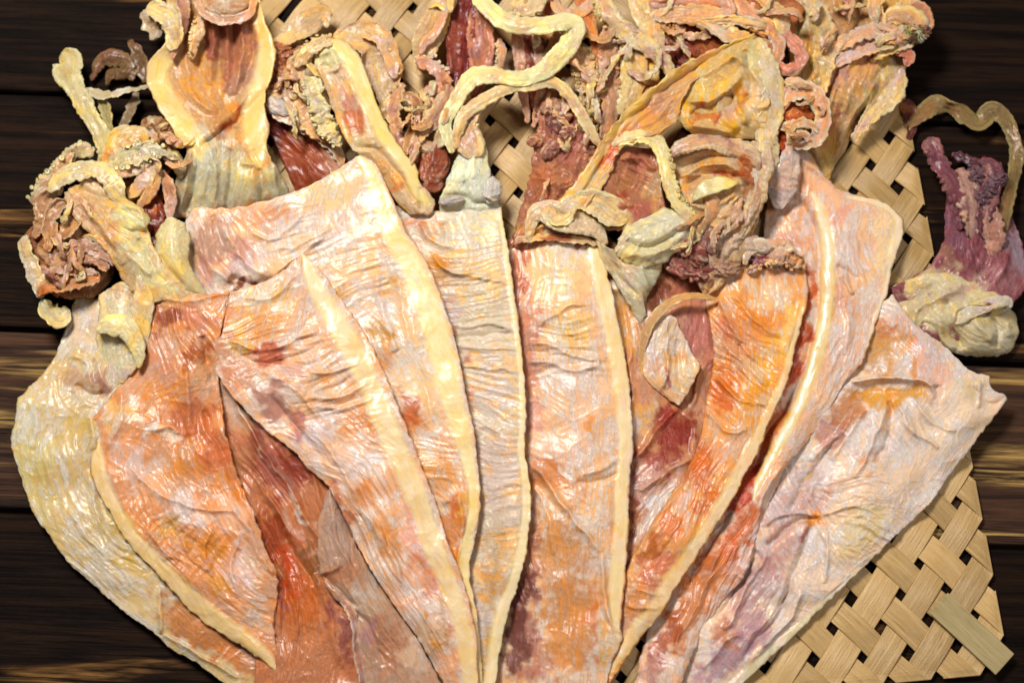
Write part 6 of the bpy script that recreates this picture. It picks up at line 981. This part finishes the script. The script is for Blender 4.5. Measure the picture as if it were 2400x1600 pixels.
sheet(C_, "head", [
    [(150, 450, 88), (168, 505, 90), (212, 550, 90), (258, 605, 88), (290, 660, 84), (330, 715, 72)],
    [(185, 428, 104), (228, 470, 110), (272, 520, 112), (308, 580, 110), (340, 640, 104), (400, 705, 82)],
    [(225, 405, 94), (285, 458, 100), (345, 498, 104), (352, 555, 104), (384, 615, 98), (490, 700, 80)]],
    (220, 182, 124), [(210, 480, 50, 50, 30, (216, 166, 104), .8), (190, 500, 30, 60, -30, (196, 140, 120), .7), (310, 510, 44, 50, 0, (232, 222, 166), .95), (322, 590, 36, 46, 0, (232, 222, 180), .9), (250, 560, 30, 50, -30, (206, 150, 100), .7), (360, 650, 70, 40, 40, (240, 224, 172), .9), (300, 650, 30, 40, 0, (206, 170, 120), .8)],
    [([(185, 440), (240, 460), (290, 470)], 8, -10), ([(262, 490), (300, 540), (345, 540)], 8, -10), ([(270, 560), (310, 610), (360, 640)], 9, 10), ([(200, 490), (250, 550), (290, 620)], 9, 9), ([(180, 480), (230, 540), (270, 600)], 8, -9), ([(320, 560), (350, 600), (380, 660)], 8, -9), ([(290, 480), (330, 500), (340, 540)], 9, 9)],
    [(5, 50, 60, 13, 230, 530, 80, 90), (4, 40, 40, 14, 320, 560, 60, 70)], mat=SMOOTH, rough=5, fine=1.3, jag=5)
sheet(C_, "funnel", [
    [(376, 524, 92), (364, 560, 90), (366, 610, 88), (392, 650, 84), (440, 692, 74)],
    [(404, 508, 108), (404, 560, 122), (408, 610, 118), (430, 650, 106), (465, 690, 86)],
    [(434, 524, 92), (446, 565, 92), (444, 610, 92), (462, 650, 88), (492, 696, 74)]],
    (238, 222, 162), [(400, 540, 30, 30, 0, (240, 230, 186), .8), (430, 600, 16, 50, 0, (232, 206, 130), .7), (430, 660, 50, 30, 40, (240, 220, 160), .7)], [([(372, 600), (400, 640), (440, 672)], 8, -8)], [], mat=SMOOTH, rough=3, fine=.8, th=12, edge=10)
band(C_, "neck", [(330, 640, 90, 20), (336, 690, 84, 46), (334, 740, 74, 50), (330, 790, 62, 40), (326, 830, 54, 12)], (226, 206, 140), (220, 190, 120), PALE, 18, mat=SMOOTH, rough=4)
sheet(A, "collar", [
    [(232, 690, 66), (232, 740, 60), (225, 790, 52), (232, 850, 46), (250, 910, 42)],
    [(290, 660, 80), (285, 740, 76), (280, 800, 66), (275, 860, 56), (262, 912, 44)],
    [(350, 680, 78), (340, 740, 70), (330, 800, 60), (325, 850, 52), (300, 890, 44)]],
    (226, 212, 180), [(290, 680, 50, 40, 0, (200, 160, 110), .8), (285, 870, 30, 30, 0, (228, 206, 196), .8), (240, 860, 20, 40, 0, (206, 206, 170), .7)], [([(250, 760), (280, 750), (320, 790), (330, 850)], 8, 10)], mat=SMOOTH, rough=4)
band(A, "funnel", [(228, 776, 76, 16), (252, 762, 86, 50), (288, 762, 88, 58), (314, 790, 84, 48), (328, 830, 74, 30), (324, 862, 62, 8)], (240, 226, 160), (236, 222, 166), YEL, 24, curl=-.08, mat=SMOOTH, rough=3)

# ---- thin shrivelled strands that fill the tangles of arms
def strands(parent, n, box, z, ang, cols, wid=(7, 17), ln_=(50, 130)):
    for _ in range(n):
        x, y = RNG.uniform(box[0], box[2]), RNG.uniform(box[1], box[3]); a = math.radians(ang + RNG.normal(0, 34)); L = RNG.uniform(*ln_)
        k = RNG.normal(0, 0.9); pts = []; w = RNG.uniform(*wid); zz = z + RNG.uniform(-12, 10)
        for i in range(6):
            t = i / 5; pts.append((x, y, zz + 14 * math.sin(t * 3.14) - (6 if i in (0, 5) else 0), w * (0.35 if i in (0, 5) else 1.0), RNG.normal(0, 30)))
            x += math.cos(a) * L / 5; y += math.sin(a) * L / 5; a += k / 5 + RNG.normal(0, 0.25)
        c = cols[RNG.integers(len(cols))]; q = tuple(np.clip(np.array(c) * RNG.uniform(0.86, 1.06), 0, 250))
        f = band(parent, "arm_strand", pts, q, tuple(np.array(q) * 0.84), PINK, 10, rough=4, frill=4)
        if RNG.random() < 0.35: suckers(parent, f, RNG.choice((-1, 1)), c, 5, 8, jit=4)
GOLD, BUFF, RUST, ROSE = (242, 212, 138), (236, 212, 166), (206, 136, 84), (222, 166, 136)
strands(M, 14, (1520, 0, 1800, 130), 112, 20, (GOLD, BUFF, ROSE, GOLD, RUST))
strands(F_, 16, (1270, 20, 1540, 220), 96, 82, (GOLD, BUFF, RUST, ROSE, GOLD))
strands(F_, 8, (1260, 260, 1390, 460), 80, 80, (RUST, ROSE, BUFF), (6, 13), (40, 90))
strands(L, 9, (940, 150, 1050, 330), 92, 70, (BUFF, ROSE, RUST, GOLD), (6, 14), (40, 100))
strands(K, 8, (640, 110, 730, 280), 84, 70, (BUFF, RUST, GOLD), (6, 14), (40, 90))
strands(A, 12, (90, 440, 200, 640), 84, 60, (BUFF, (190, 124, 84), (170, 104, 76), GOLD), (7, 16), (40, 90))
strands(A, 9, (280, 300, 400, 430), 98, 50, (GOLD, BUFF, RUST), (7, 15), (40, 90))
strands(N_, 12, (1900, 10, 2130, 150), 98, -30, (BUFF, GOLD, ROSE, RUST))
strands(Hh, 6, (1620, 430, 1760, 560), 110, 100, (BUFF, ROSE, RUST), (6, 12), (40, 90))
strands(I, 5, (1830, 200, 1920, 310), 126, 20, (BUFF, ROSE, RUST), (6, 12), (30, 60))
flush()
